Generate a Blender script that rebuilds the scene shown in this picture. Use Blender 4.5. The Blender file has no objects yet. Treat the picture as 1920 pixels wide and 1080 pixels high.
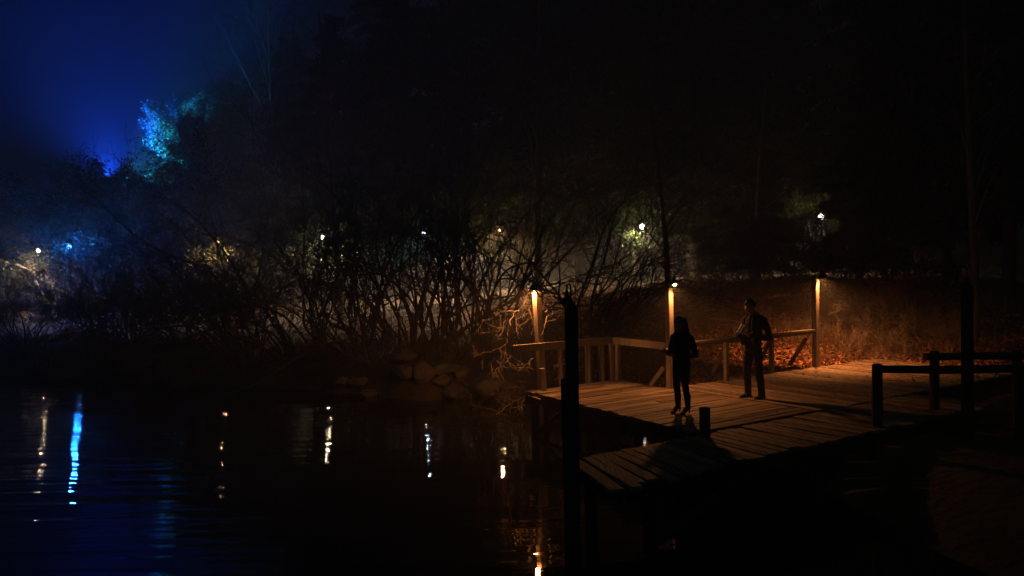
import bpy, bmesh, math, random
import numpy as np
from mathutils import Vector, Matrix, noise
R = math.radians
S = bpy.context.scene
COL = S.collection

# ------------------------------------------------------------------ camera
H_CAM = 3.45
FPX, PITCH, ROLL = 1550.0, R(1.85), R(-1.2)
cd = bpy.data.cameras.new('camera'); cd.sensor_width = 36.0; cd.lens = FPX / 1920 * 36
cd.clip_start = 0.05; cd.clip_end = 1500
cam = bpy.data.objects.new('camera', cd); COL.objects.link(cam)
CAMM = Matrix.Rotation(math.pi / 2 - PITCH, 4, 'X') @ Matrix.Rotation(ROLL, 4, 'Z')
cam.matrix_world = Matrix.Translation((0, 0, H_CAM)) @ CAMM
S.camera = cam

# ------------------------------------------------------------------ world, added teal fill light, exposure
w = bpy.data.worlds.new('World'); S.world = w; w.use_nodes = True
nt = w.node_tree; nt.nodes.clear()
sky = nt.nodes.new('ShaderNodeTexSky'); sky.sky_type = 'NISHITA'; sky.sun_disc = False
sky.sun_elevation = R(-6); sky.sun_rotation = R(200)
bg = nt.nodes.new('ShaderNodeBackground'); bg.inputs[1].default_value = 0.28
wo = nt.nodes.new('ShaderNodeOutputWorld')
tint = nt.nodes.new('ShaderNodeVectorMath'); tint.operation = 'MULTIPLY'; tint.inputs[1].default_value = (.25, 1.0, .75)
nt.links.new(sky.outputs[0], tint.inputs[0]); nt.links.new(tint.outputs[0], bg.inputs[0]); nt.links.new(bg.outputs[0], wo.inputs[0])
sl = bpy.data.lights.new('teal_fill', 'SUN'); sl.energy = 0.035; sl.angle = R(0.5); sl.color = (.35, 1, .85)  # added dim directional fill lifting the dark trees, no moon in view
so = bpy.data.objects.new('teal_fill', sl); COL.objects.link(so); so.rotation_euler = (R(35), R(-15), R(25))
S.view_settings.view_transform = 'Standard'; S.view_settings.look = 'None'
S.view_settings.exposure = 0.0; S.view_settings.gamma = 1.0
cy = S.cycles
cy.use_denoising = True
cy.max_bounces = 5; cy.diffuse_bounces = 2; cy.glossy_bounces = 3; cy.transparent_max_bounces = 8; cy.volume_bounces = 1
cy.transmission_bounces = 2
cy.sample_clamp_indirect = 2.0; cy.sample_clamp_direct = 0.0
cy.caustics_reflective = False; cy.caustics_refractive = False
cy.use_light_tree = True

# ------------------------------------------------------------------ pixel of the photograph -> point of the place
def ray(u, v):
    return (CAMM.to_3x3() @ Vector(((u - 960) / FPX, (540 - v) / FPX, -1)))
def px(u, v, z):
    d = ray(u, v); return Vector((0, 0, H_CAM)) + d * ((z - H_CAM) / d.z)
def at(u, v, Y):
    d = ray(u, v); return Vector((0, 0, H_CAM)) + d * (Y / d.y)

# ------------------------------------------------------------------ object helpers
def tag(o, label=None, cat=None, group=None, kind=None):
    if label: o['label'] = label
    if cat: o['category'] = cat
    if group: o['group'] = group
    if kind: o['kind'] = kind
    return o
def link_mesh(name, me, mat=None, parent=None, smooth=False):
    if mat is not None: me.materials.append(mat)
    if smooth:
        me.polygons.foreach_set('use_smooth', [True] * len(me.polygons))
    o = bpy.data.objects.new(name, me); COL.objects.link(o)
    if parent is not None: o.parent = parent
    return o
def empty(name, loc=(0, 0, 0), rz=0.0, label=None, cat=None, group=None):
    o = bpy.data.objects.new(name, None); COL.objects.link(o); o.location = loc; o.rotation_euler = (0, 0, rz)
    o.empty_display_size = .2
    return tag(o, label, cat, group)
def copy_tree(o, parent=None):
    c = o.copy(); COL.objects.link(c)
    if parent is not None: c.parent = parent
    for ch in list(o.children): copy_tree(ch, c)
    return c

class MB:
    """collects quads / tubes / boxes in numpy-free lists and links them as one mesh"""
    def __init__(s): s.v = []; s.f = []
    def add(s, vs, fs):
        n = len(s.v); s.v.extend([tuple(p) for p in vs]); s.f.extend([tuple(i + n for i in f) for f in fs])
    def box(s, c, size, M=None, bevel=0.0, jit=0.0, rnd=random):
        hx, hy, hz = size[0] / 2, size[1] / 2, size[2] / 2
        b = min(bevel, hx * .45, hy * .45, hz * .45)
        if b <= 0:
            vs = [Vector((x, y, z)) for x in (-hx, hx) for y in (-hy, hy) for z in (-hz, hz)]
            fs = [(0, 1, 3, 2), (4, 6, 7, 5), (0, 4, 5, 1), (2, 3, 7, 6), (0, 2, 6, 4), (1, 5, 7, 3)]
        else:
            bm = bmesh.new(); bmesh.ops.create_cube(bm, size=1)
            for q in bm.verts: q.co = Vector((q.co.x * hx * 2, q.co.y * hy * 2, q.co.z * hz * 2))
            bmesh.ops.bevel(bm, geom=bm.edges[:], offset=b, segments=1, affect='EDGES', profile=.5)
            bm.verts.index_update(); vs = [q.co.copy() for q in bm.verts]; fs = [tuple(q.index for q in f.verts) for f in bm.faces]; bm.free()
        if jit: vs = [p + Vector((rnd.uniform(-jit, jit), rnd.uniform(-jit, jit), rnd.uniform(-jit, jit))) for p in vs]
        c = Vector(c)
        if M is not None: vs = [M @ p + c for p in vs]
        else: vs = [p + c for p in vs]
        s.add(vs, fs)
    def beam(s, a, b, wd, ht, up=(0, 0, 1), bevel=0.004, jit=0.0):
        """box from a to b, width wd across, height ht along up"""
        a = Vector(a); b = Vector(b); d = (b - a); L = d.length; d.normalize()
        up = Vector(up); side = d.cross(up)
        if side.length < 1e-4: side = d.cross(Vector((0, 1, 0)))
        side.normalize(); u2 = side.cross(d).normalized()
        M = Matrix((d, side, u2)).transposed()
        s.box((a + b) / 2, (L, wd, ht), M, bevel, jit)
    def tube(s, pts, rad, n=6, cap=True):
        pts = [Vector(p) for p in pts]; base = len(s.v); k = len(pts)
        ref = Vector((0, 0, 1)) if abs((pts[-1] - pts[0]).normalized().z) < .9 else Vector((1, 0, 0))
        for i, p in enumerate(pts):
            d = (pts[min(i + 1, k - 1)] - pts[max(i - 1, 0)]); d.normalize()
            a = d.cross(ref)
            if a.length < 1e-4: a = d.cross(Vector((0, 1, 0)))
            a.normalize(); b = d.cross(a)
            r = rad[i] if hasattr(rad, '__len__') else rad
            for j in range(n):
                t = 2 * math.pi * j / n
                s.v.append(tuple(p + a * (math.cos(t) * r) + b * (math.sin(t) * r)))
        for i in range(k - 1):
            for j in range(n):
                s.f.append((base + i * n + j, base + i * n + (j + 1) % n, base + (i + 1) * n + (j + 1) % n, base + (i + 1) * n + j))
        if cap:
            s.f.append(tuple(base + j for j in range(n))); s.f.append(tuple(base + (k - 1) * n + (n - 1 - j) for j in range(n)))
    def lathe(s, prof, c, n=16, axis=(0, 0, 1), close=True):
        """prof: list of (r, z) along axis"""
        ax = Vector(axis).normalized(); a = ax.orthogonal().normalized(); b = ax.cross(a); base = len(s.v); c = Vector(c)
        for r, z in prof:
            for j in range(n):
                t = 2 * math.pi * j / n
                s.v.append(tuple(c + ax * z + a * (math.cos(t) * r) + b * (math.sin(t) * r)))
        for i in range(len(prof) - 1):
            for j in range(n):
                s.f.append((base + i * n + j, base + i * n + (j + 1) % n, base + (i + 1) * n + (j + 1) % n, base + (i + 1) * n + j))
        if close:
            s.f.append(tuple(base + j for j in range(n))); s.f.append(tuple(base + (len(prof) - 1) * n + (n - 1 - j) for j in range(n)))
    def mesh(s, name):
        me = bpy.data.meshes.new(name); me.from_pydata(s.v, [], s.f); me.validate(); me.update(); return me
    def build(s, name, mat, parent=None, smooth=False):
        return link_mesh(name, s.mesh(name), mat, parent, smooth)

# ------------------------------------------------------------------ materials
def new_mat(name):
    m = bpy.data.materials.new(name); m.use_nodes = True; m.node_tree.nodes.clear()
    o = m.node_tree.nodes.new('ShaderNodeOutputMaterial'); p = m.node_tree.nodes.new('ShaderNodeBsdfPrincipled')
    m.node_tree.links.new(p.outputs[0], o.inputs[0]); return m, m.node_tree, p, o
def ramp(t, stops):
    r = t.nodes.new('ShaderNodeValToRGB'); e = r.color_ramp.elements
    while len(e) < len(stops): e.new(.5)
    for i, (q, c) in enumerate(stops): e[i].position = q; e[i].color = (*c, 1)
    return r
def mat_noise(name, stops, scale=4, rough=.8, bump=.3, stretch=(1, 1, 1), island=0.0, bscale=None, spec=.3, detail=6, rot=0.0, coord='Object', bdist=.02):
    m, t, p, o = new_mat(name)
    tc = t.nodes.new('ShaderNodeTexCoord'); mp = t.nodes.new('ShaderNodeMapping'); mp.inputs['Scale'].default_value = stretch
    mp.inputs['Rotation'].default_value = (0, 0, rot)
    t.links.new(tc.outputs[coord], mp.inputs[0])
    src = mp.outputs[0]
    gi = None
    if island > 0:
        gi = t.nodes.new('ShaderNodeNewGeometry')
        va = t.nodes.new('ShaderNodeVectorMath'); va.operation = 'ADD'
        sc = t.nodes.new('ShaderNodeVectorMath'); sc.operation = 'SCALE'; sc.inputs[0].default_value = (31, 17, 11)
        t.links.new(gi.outputs['Random Per Island'], sc.inputs['Scale']); t.links.new(src, va.inputs[0]); t.links.new(sc.outputs[0], va.inputs[1]); src = va.outputs[0]
    n = t.nodes.new('ShaderNodeTexNoise'); n.inputs['Scale'].default_value = scale; n.inputs['Detail'].default_value = detail
    n.inputs['Roughness'].default_value = .62
    t.links.new(src, n.inputs['Vector'])
    fac = n.outputs[0]
    if island > 0:
        mr = t.nodes.new('ShaderNodeMath'); mr.operation = 'MULTIPLY_ADD'; mr.inputs[1].default_value = island; 
        t.links.new(gi.outputs['Random Per Island'], mr.inputs[0])
        sb = t.nodes.new('ShaderNodeMath'); sb.operation = 'SUBTRACT'; sb.inputs[1].default_value = island / 2
        t.links.new(fac, sb.inputs[0]); t.links.new(sb.outputs[0], mr.inputs[2]); fac = mr.outputs[0]
    r = ramp(t, stops); t.links.new(fac, r.inputs[0]); t.links.new(r.outputs[0], p.inputs['Base Color'])
    p.inputs['Roughness'].default_value = rough; p.inputs['Specular IOR Level'].default_value = spec
    if bump > 0:
        n2 = t.nodes.new('ShaderNodeTexNoise'); n2.inputs['Scale'].default_value = bscale or scale * 2.5; n2.inputs['Detail'].default_value = 5
        t.links.new(src, n2.inputs['Vector'])
        b = t.nodes.new('ShaderNodeBump'); b.inputs['Strength'].default_value = bump; b.inputs['Distance'].default_value = bdist
        t.links.new(n2.outputs[0], b.inputs['Height']); t.links.new(b.outputs[0], p.inputs['Normal'])
    return m
def mat_emit(name, col, strength):
    m, t, p, o = new_mat(name)
    p.inputs['Base Color'].default_value = (.8, .8, .8, 1); p.inputs['Emission Color'].default_value = (*col, 1)
    p.inputs['Emission Strength'].default_value = strength
    m.cycles.emission_sampling = 'NONE'
    return m
M = {}
DIR = R(34.0)    # the deck boards run 34 degrees off the camera's cross axis
M['plank_long'] = mat_noise('weathered_plank_long', [(.22, (.05, .038, .03)), (.42, (.16, .115, .08)), (.58, (.26, .185, .125)), (.8, (.40, .29, .2))], scale=3.2, rough=.72, bump=.8, stretch=(.35, 6, 6), island=.42, rot=-DIR, bscale=9, detail=9)
M['plank_cross'] = mat_noise('weathered_plank_cross', [(.22, (.05, .038, .03)), (.42, (.16, .115, .08)), (.58, (.26, .185, .125)), (.8, (.40, .29, .2))], scale=3.2, rough=.72, bump=.8, stretch=(6, .35, 6), island=.42, rot=-DIR, bscale=9, detail=9)
M['beam'] = mat_noise('weathered_beam', [(.2, (.10, .08, .06)), (.55, (.24, .19, .15)), (.85, (.36, .29, .23))], scale=5, rough=.8, bump=.5, stretch=(1.5, 1.5, 1.5), island=.2, bscale=22)
M['post'] = mat_noise('weathered_post', [(.2, (.14, .11, .08)), (.55, (.34, .28, .21)), (.85, (.46, .38, .3))], scale=5, rough=.8, bump=.7, stretch=(6, 6, .45), bscale=8, detail=8)
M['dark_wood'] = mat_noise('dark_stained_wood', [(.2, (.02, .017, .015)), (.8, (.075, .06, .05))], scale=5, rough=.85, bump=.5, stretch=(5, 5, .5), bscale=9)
M['metal'] = mat_noise('black_enamel', [(.3, (.012, .013, .016)), (.8, (.03, .032, .036))], scale=8, rough=.35, bump=.05, spec=.6)
M['bulb_warm'] = mat_emit('bulb_warm', (1, .62, .25), 30)
M['bulb_white'] = mat_emit('lantern_white', (1, .9, .74), 12)
M['bulb_amber'] = mat_emit('lantern_amber', (1, .6, .26), 4)
M['bulb_pale'] = mat_emit('lantern_cold', (.72, .85, 1), 12)
M['bulb_blue'] = mat_emit('lantern_blue', (.06, .3, 1), 12)
M['bulb_off'] = mat_noise('unlit_glass', [(.3, (.2, .19, .17)), (.8, (.3, .28, .25))], scale=6, rough=.15, bump=0, spec=.8)
M['bark'] = mat_noise('bark', [(.25, (.05, .04, .032)), (.55, (.14, .115, .09)), (.8, (.24, .2, .165))], scale=3, rough=.9, bump=.4, bscale=14, stretch=(2, 2, .7))
M['pale_bark'] = mat_noise('pale_dead_bark', [(.25, (.12, .095, .07)), (.55, (.26, .205, .15)), (.8, (.4, .33, .26))], scale=9, rough=.85, bump=.6, bscale=30)
M['pine_bark'] = mat_noise('pine_bark', [(.25, (.03, .022, .018)), (.55, (.09, .07, .055)), (.8, (.17, .13, .1))], scale=3, rough=.95, bump=.8, bscale=9, stretch=(3, 3, .8))
def mat_leaf(name, stops, rough=.6, trans=.25):
    m, t, p, o = new_mat(name)
    g = t.nodes.new('ShaderNodeNewGeometry'); r = ramp(t, stops); t.links.new(g.outputs['Random Per Island'], r.inputs[0])
    t.links.new(r.outputs[0], p.inputs['Base Color']); p.inputs['Roughness'].default_value = rough; p.inputs['Specular IOR Level'].default_value = .25
    if trans > 0:
        tr = t.nodes.new('ShaderNodeBsdfTranslucent'); t.links.new(r.outputs[0], tr.inputs[0])
        mx = t.nodes.new('ShaderNodeMixShader'); mx.inputs[0].default_value = trans
        t.links.new(p.outputs[0], mx.inputs[1]); t.links.new(tr.outputs[0], mx.inputs[2]); t.links.new(mx.outputs[0], o.inputs[0])
    return m
M['needles'] = mat_leaf('pine_needles', [(0, (.018, .03, .012)), (.5, (.04, .07, .022)), (1, (.07, .11, .04))], trans=.15)
M['leaf_green'] = mat_leaf('green_leaves', [(0, (.05, .09, .015)), (.5, (.11, .17, .03)), (1, (.2, .24, .05))], trans=.35)
M['leaf_pale'] = mat_leaf('pale_leaves', [(0, (.12, .2, .14)), (.5, (.25, .36, .27)), (1, (.42, .5, .42))], trans=.3)
M['leaf_red'] = mat_leaf('red_leaves', [(0, (.22, .03, .012)), (1, (.4, .08, .03))], trans=.3)
M['litter'] = mat_leaf('dry_leaves', [(0, (.07, .024, .012)), (.35, (.23, .095, .048)), (.7, (.40, .18, .09)), (1, (.55, .28, .14))], rough=.7, trans=.1)
M['dry_grass'] = mat_leaf('dry_grass', [(0, (.13, .06, .03)), (.5, (.28, .135, .065)), (1, (.42, .24, .13))], trans=.2)
M['rock'] = mat_noise('shore_stone', [(.25, (.09, .065, .05)), (.6, (.2, .15, .115)), (.85, (.3, .24, .2))], scale=2.2, rough=.85, bump=.6, bscale=6)
M['soil'] = mat_noise('leafy_soil', [(.25, (.035, .024, .016)), (.5, (.09, .058, .036)), (.75, (.15, .1, .065))], scale=1.1, rough=.95, bump=.9, bscale=7, detail=12, bdist=.08)

# water: dark pond, long low ripples, rougher where the wind reaches it at the left
def mat_water():
    m, t, p, o = new_mat('pond_water')
    p.inputs['Base Color'].default_value = (.004, .006, .006, 1); p.inputs['Roughness'].default_value = .015; p.inputs['IOR'].default_value = 1.33
    tc = t.nodes.new('ShaderNodeTexCoord')
    def ns(scale, st, rot, det=2.0):
        mp = t.nodes.new('ShaderNodeMapping'); mp.inputs['Scale'].default_value = st; mp.inputs['Rotation'].default_value = (0, 0, R(rot))
        n = t.nodes.new('ShaderNodeTexNoise'); n.inputs['Scale'].default_value = scale; n.inputs['Detail'].default_value = det; n.inputs['Roughness'].default_value = .45
        t.links.new(tc.outputs['Object'], mp.inputs[0]); t.links.new(mp.outputs[0], n.inputs['Vector']); return n.outputs[0]
    a = ns(1.0, (.16, 1.5, 1), 6, 1.0); b = ns(1.0, (.45, 4.6, 1), 8, 1.5); c = ns(1.3, (1, 1, 1), 20, 1.0)
    sx = t.nodes.new('ShaderNodeSeparateXYZ'); t.links.new(tc.outputs['Object'], sx.inputs[0])
    mr = t.nodes.new('ShaderNodeMapRange'); mr.inputs[1].default_value = -9; mr.inputs[2].default_value = .5; mr.inputs[3].default_value = 1.0; mr.inputs[4].default_value = .22
    t.links.new(sx.outputs[0], mr.inputs[0])
    def mul(x, k):
        q = t.nodes.new('ShaderNodeMath'); q.operation = 'MULTIPLY'; t.links.new(x, q.inputs[0])
        if isinstance(k, float): q.inputs[1].default_value = k
        else: t.links.new(k, q.inputs[1])
        return q.outputs[0]
    def add(x, y):
        q = t.nodes.new('ShaderNodeMath'); t.links.new(x, q.inputs[0]); t.links.new(y, q.inputs[1]); return q.outputs[0]
    h = add(add(mul(mul(a, mr.outputs[0]), .75), mul(mul(b, mr.outputs[0]), .45)), mul(c, .16))
    bp = t.nodes.new('ShaderNodeBump'); bp.inputs['Strength'].default_value = 1.0; bp.inputs['Distance'].default_value = WATER_BUMP
    t.links.new(h, bp.inputs['Height']); t.links.new(bp.outputs[0], p.inputs['Normal'])
    return m
PL = 2600
FLOOD = 15000
FDIR = (.05, .1, 1)
HAZE_D = .007
WATER_BUMP = 0.045
M['water'] = mat_water()

# ------------------------------------------------------------------ terrain and pond
def P2(u, v, z=0.0):
    q = px(u, v, z); return (q.x, q.y)
SHORE = [(-70, 30), (-45, 33), P2(0, 706), P2(160, 712), P2(300, 722), P2(450, 728), P2(600, 736), P2(750, 744), P2(900, 750), (0.6, 20.3), (1.9, 18.4), (2.6, 16.6),
         (3.6, 14.6), (4.3, 12.6), (4.6, 10.6), (5.0, 8.0), (4.6, 4.0), (3.2, 1.2), (0, -.5), (-8, -1.5), (-25, -2), (-50, 4), (-75, 16)]
def shore_sd(x, y):
    """signed distance to the pond's edge, positive on land (numpy)"""
    P = np.array(SHORE); n = len(P); d = np.full(x.shape, 1e9); inside = np.zeros(x.shape, bool)
    for i in range(n):
        a = P[i]; b = P[(i + 1) % n]; e = b - a
        t = np.clip(((x - a[0]) * e[0] + (y - a[1]) * e[1]) / (e @ e), 0, 1)
        d = np.minimum(d, np.hypot(x - a[0] - t * e[0], y - a[1] - t * e[1]))
        c = ((a[1] > y) != (b[1] > y)) & (x < (b[0] - a[0]) * (y - a[1]) / (b[1] - a[1] + 1e-12) + a[0])
        inside ^= c
    w_ = .30 * np.sin(x * 1.1 + 1.7 * np.sin(x * .43)) + .16 * np.sin(x * 2.9 + y) + .09 * np.sin(x * 6.1 - y * 2)
    return np.where(inside, -d, d) + w_ * np.clip((y - 19) / 1.5, 0, 1)
def ground_z(x, y):
    x = np.asarray(x, float); y = np.asarray(y, float)
    d = shore_sd(x, y)
    wob = .10 * np.sin(x * .9 + y * .35) * np.cos(y * .7 - x * .22) + .06 * np.sin(x * 2.3 + 1.3) * np.sin(y * 1.9)
    bank = .78 * (1 - np.exp(-np.clip(d, 0, None) / .9))
    right = 1 / (1 + np.exp(-(x - 1.0) / 2.2))
    hill = right * (1.75 / (1 + np.exp(-(y - 23.4 - .08 * (x - 4)) / 1.7)) ) + (1 - right) * .5 / (1 + np.exp(-(y - 33) / 2.5))
    hill = hill - right * 1.75 / (1 + math.exp(4.4 / 1.7)) * np.exp(-np.clip(y - 19, 0, None) / 2)
    far = .05 * np.clip(y - 55, 0, None) * (1 + .12 * np.sin(x * .05))
    z = bank + hill + far + wob * np.clip((d - 1.0) / 3, 0, 1)
    flat = 1 / (1 + np.exp((y - 19.3 - .12 * x) / .35))
    z = np.where(d > 0, z * (1 - flat) + np.minimum(z, .74) * flat, np.maximum(-.9, d * .45) - .02)
    return z
def gz(x, y): return float(ground_z(np.array([x]), np.array([y]))[0])
def axis(lo, hi, a, b, fine, grow=1.17):
    v = list(np.arange(a, b + 1e-6, fine)); s = fine
    while v[-1] < hi: s = min(s * grow, 14); v.append(min(hi, v[-1] + s))
    s = fine
    while v[0] > lo: s = min(s * grow, 14); v.insert(0, max(lo, v[0] - s))
    return np.array(v)
xs = axis(-200, 200, -14, 16, .25); ys = axis(-40, 205, 7, 30, .25)
X, Y = np.meshgrid(xs, ys); Z = ground_z(X, Y)
me = bpy.data.meshes.new('ground'); nx, ny = len(xs), len(ys)
idx = np.arange(nx * ny).reshape(ny, nx)
F = np.stack([idx[:-1, :-1], idx[:-1, 1:], idx[1:, 1:], idx[1:, :-1]], -1).reshape(-1, 4)
me.from_pydata(np.stack([X.ravel(), Y.ravel(), Z.ravel()], -1).tolist(), [], F.tolist())
g = link_mesh('ground', me, M['soil'], smooth=True); tag(g, kind='structure')
mb = MB(); mb.add([(-90, -6, 0), (9, -6, 0), (9, 45, 0), (-90, 45, 0)], [(0, 1, 2, 3)])
tag(mb.build('water', M['water']), kind='structure')

# ------------------------------------------------------------------ deck, in the frame s (along boards), t (towards the camera)
O = Vector((.24, 16.35, 0)); U = Vector((math.cos(DIR), math.sin(DIR), 0)); V = Vector((math.sin(DIR), -math.cos(DIR), 0))
DZ = .87; WZ = .86
def st(s, t, z=0.0): return O + U * s + V * t + Vector((0, 0, z))
rnd = random.Random(4)
def board(mb, s0, t0, s1, t1, wd, z, th=.04, along='s', n=6, warp=.004):
    """a plank with uneven ends, slight warp and rounded top edges, lying between (s0,t0) and (s1,t1)"""
    a = st(s0, t0); b = st(s1, t1); d = (b - a); L = d.length; d.normalize(); side = Vector((-d.y, d.x, 0))
    vs = []; k = n; ph = rnd.random() * 6; tl = rnd.uniform(-.006, .006)
    for i in range(k + 1):
        f = i / k; p = a + d * L * f; dz = warp * math.sin(ph + f * 5) + rnd.uniform(-.0012, .0012)
        for (o, h) in ((-.5, -th), (-.5, -.006), (-.44, 0), (.44, 0), (.5, -.006), (.5, -th)):
            vs.append(p + side * (o * wd) + Vector((0, 0, z + h + dz + tl * o + rnd.uniform(-.0006, .0006))))
    fs = []
    for i in range(k):
        for j in range(6):
            q = i * 6; fs.append((q + j, q + (j + 1) % 6, q + 6 + (j + 1) % 6, q + 6 + j))
    fs.append((5, 4, 3, 2, 1, 0)); fs.append(tuple(k * 6 + j for j in range(6)))
    mb.add(vs, fs)
deck = empty('wooden_deck', st(0, 0, 0), label='wide weathered plank deck over the pond, the couple standing on it', cat='deck')
def onto(o, par):
    """keep world position when parenting to an Empty placed at par.location"""
    o.parent = par; o.matrix_parent_inverse = (Matrix.Translation(par.location) @ par.rotation_euler.to_matrix().to_4x4()).inverted(); return o
mb = MB(); t = .07
while t < 4.93:
    wd = rnd.choice((.135, .14, .145, .15)); gap = rnd.choice((.006, .008, .01, .014, .03))
    if t + wd / 2 > 4.97: break
    left = -.075 * t + rnd.uniform(-.035, .035)
    if t < 1.55: right = 2.32
    else: right = 2.40
    cut = rnd.choice((None, None, rnd.uniform(.6, 1.7)))
    z = DZ + rnd.uniform(-.004, .004)
    if cut: board(mb, left, t, cut - .004, t, wd, z); board(mb, cut + .004, t, right, t, wd, DZ + rnd.uniform(-.004, .004))
    else: board(mb, left, t, right, t, wd, z, n=9)
    t += wd / 2 + gap + .0725
onto(mb.build('deck_boards', M['plank_long']), deck)
mb = MB(); s = 2.49
board(mb, s, 1.62, s, 4.95, .15, DZ + .012, n=9); s += .155
while s < 9.3:
    wd = rnd.choice((.135, .14, .145)); gap = rnd.choice((.006, .008, .01, .02))
    board(mb, s, 1.6 + rnd.uniform(-.04, .02), s, 4.945 + rnd.uniform(-.015, .012), wd, DZ + rnd.uniform(-.005, .005), n=7)
    s += wd + gap
onto(mb.build('cross_boards', M['plank_cross']), deck)
mb = MB()
for tt in (.06, 1.66, 3.3, 4.86): mb.beam(st(-.05 - .05 * tt, tt, DZ - .15), st(9.3 if tt > 1 else 2.3, tt, DZ - .15), .07, .19)
mb.beam(st(.02, .1, DZ - .13), st(-.33, 4.85, DZ - .13), .05, .15)
for ss in (1.15, 2.3): mb.beam(st(ss, .1, DZ - .32), st(ss, 4.8, DZ - .32), .08, .14)
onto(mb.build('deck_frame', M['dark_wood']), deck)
for (ss, tt) in ((.12, .12), (-.02, 2.0), (-.15, 3.4), (-.25, 4.75), (1.2, .12), (1.2, 3.3), (1.2, 4.75), (2.2, 3.3), (2.25, 1.7)):
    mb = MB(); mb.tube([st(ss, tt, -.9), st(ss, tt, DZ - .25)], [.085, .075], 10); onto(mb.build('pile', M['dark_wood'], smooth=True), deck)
for a, b in (((.06, .15, .05), (-.02, 1.9, DZ - .3)), ((-.03, 2.1, DZ - .3), (-.14, 3.3, .02)), ((.12, .2, .1), (1.15, .2, DZ - .3))):
    mb = MB(); mb.beam(st(*a), st(*b), .04, .1); onto(mb.build('brace', M['dark_wood']), deck)
# the step board at the front corner of the deck's far-left end
mb = MB(); board(mb, -.02, .1, -.10, .62, .05, DZ - .07, th=.02); onto(mb.build('edge_board', M['plank_cross']), deck)

walk = empty('boardwalk', st(-3, 5.6, 0), label='low narrow plank boardwalk running along the near side of the wide deck', cat='boardwalk')
mb = MB(); s = -2.97
while s < 5.2:
    wd = rnd.choice((.14, .15, .16, .19)); gap = rnd.choice((.008, .012, .016, .03))
    skew = .28 * max(0, min(1, (.6 - s) / 3.4))
    board(mb, s + skew * .85, 4.975 + rnd.uniform(0, .02), s - skew * .85, 6.42 + rnd.uniform(-.09, .07), wd, WZ + rnd.uniform(-.008, .008), n=5, warp=.006)
    s += wd + gap
onto(mb.build('walk_boards', M['plank_cross']), walk)
mb = MB()
for tt in (5.12, 6.25): mb.beam(st(-2.95 + .0 * tt, tt, WZ - .15), st(5.2, tt, WZ - .15), .07, .18)
mb.beam(st(-2.8, 5.1, WZ - .15), st(-3.1, 6.3, WZ - .15), .06, .16)
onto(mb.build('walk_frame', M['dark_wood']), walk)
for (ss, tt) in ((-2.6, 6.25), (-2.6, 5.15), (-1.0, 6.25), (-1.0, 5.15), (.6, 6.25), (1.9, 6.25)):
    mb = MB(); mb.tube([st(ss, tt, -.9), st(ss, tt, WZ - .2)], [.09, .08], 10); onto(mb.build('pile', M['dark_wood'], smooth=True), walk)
mb = MB(); mb.beam(st(-2.5, 6.27, .08), st(-1.1, 6.27, WZ - .28), .04, .12); onto(mb.build('brace', M['dark_wood']), walk)

# ------------------------------------------------------------------ railings
def rail_thing(name, label, loc, group=None): return empty(name, loc, label=label, cat='railing', group=group)
G_R = 'railings of the wide deck'
r1 = rail_thing('deck_railing', 'weathered railing of broad boards on edge around the far-left corner of the deck', st(0, 0, DZ), G_R)
C = st(2.3, -.03); zt = DZ + .93
a0 = st(-.32, .02, DZ + .86); c0 = st(2.28, -.03, DZ + .84); m0 = st(2.36, 1.52, DZ + .83)
mb = MB(); mb.beam(a0, c0, .045, .15, bevel=.006); onto(mb.build('rail', M['post']), r1)
mb = MB(); mb.beam(c0 + V * .05, m0, .045, .15, bevel=.006); onto(mb.build('rail', M['post']), r1)
for (ss, tt, hh, dz) in ((.28, .14, .44, 0), (.88, -.05, .80, 0), (1.62, -.05, .78, 0), (2.0, -.05, .78, 0), (2.22, .02, .78, 0), (2.30, .12, .78, 0)):
    p = st(ss, tt, DZ - .25); mb = MB(); mb.beam(p, p + Vector((rnd.uniform(-.02, .02), 0, hh + .25)), .09, .09, up=U, bevel=.008); onto(mb.build('post', M['post']), r1)
mb = MB(); mb.beam(st(2.36, 1.45, DZ + .4), st(2.34, 1.0, DZ - .1), .05, .09); onto(mb.build('brace', M['beam']), r1)
r2 = rail_thing('deck_railing', 'thin sloping handrail on slim posts behind the couple, ending at the right lit post', st(2.4, 1.55, DZ), G_R)
A2 = st(2.42, 1.58, DZ + .86); B2 = st(6.98, 1.56, DZ + .86)
mb = MB(); mb.beam(A2, B2, .14, .04, bevel=.004); onto(mb.build('rail', M['beam']), r2)
mb = MB(); mb.beam(A2 - Vector((0, 0, .06)) - V * .045, B2 - Vector((0, 0, .06)) - V * .045, .035, .085, bevel=.004); onto(mb.build('rail', M['beam']), r2)
for u, v in ((1362, 714), (1447, 699)):
    p = px(u, v, DZ); mb = MB(); mb.beam(p - Vector((0, 0, .3)), p + Vector((0, 0, .80)), .085, .085, up=U, bevel=.006); onto(mb.build('post', M['beam']), r2)
    mb = MB(); mb.beam(p + Vector((-.02, .06, .7)), p + Vector((-.30, .22, -.05)), .05, .08); onto(mb.build('brace', M['beam']), r2)
q = st(6.95, 1.5, DZ); mb = MB(); mb.beam(q + Vector((-.05, .1, .66)), q + Vector((-.42, .2, .02)), .05, .09); onto(mb.build('brace', M['beam']), r2)
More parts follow.
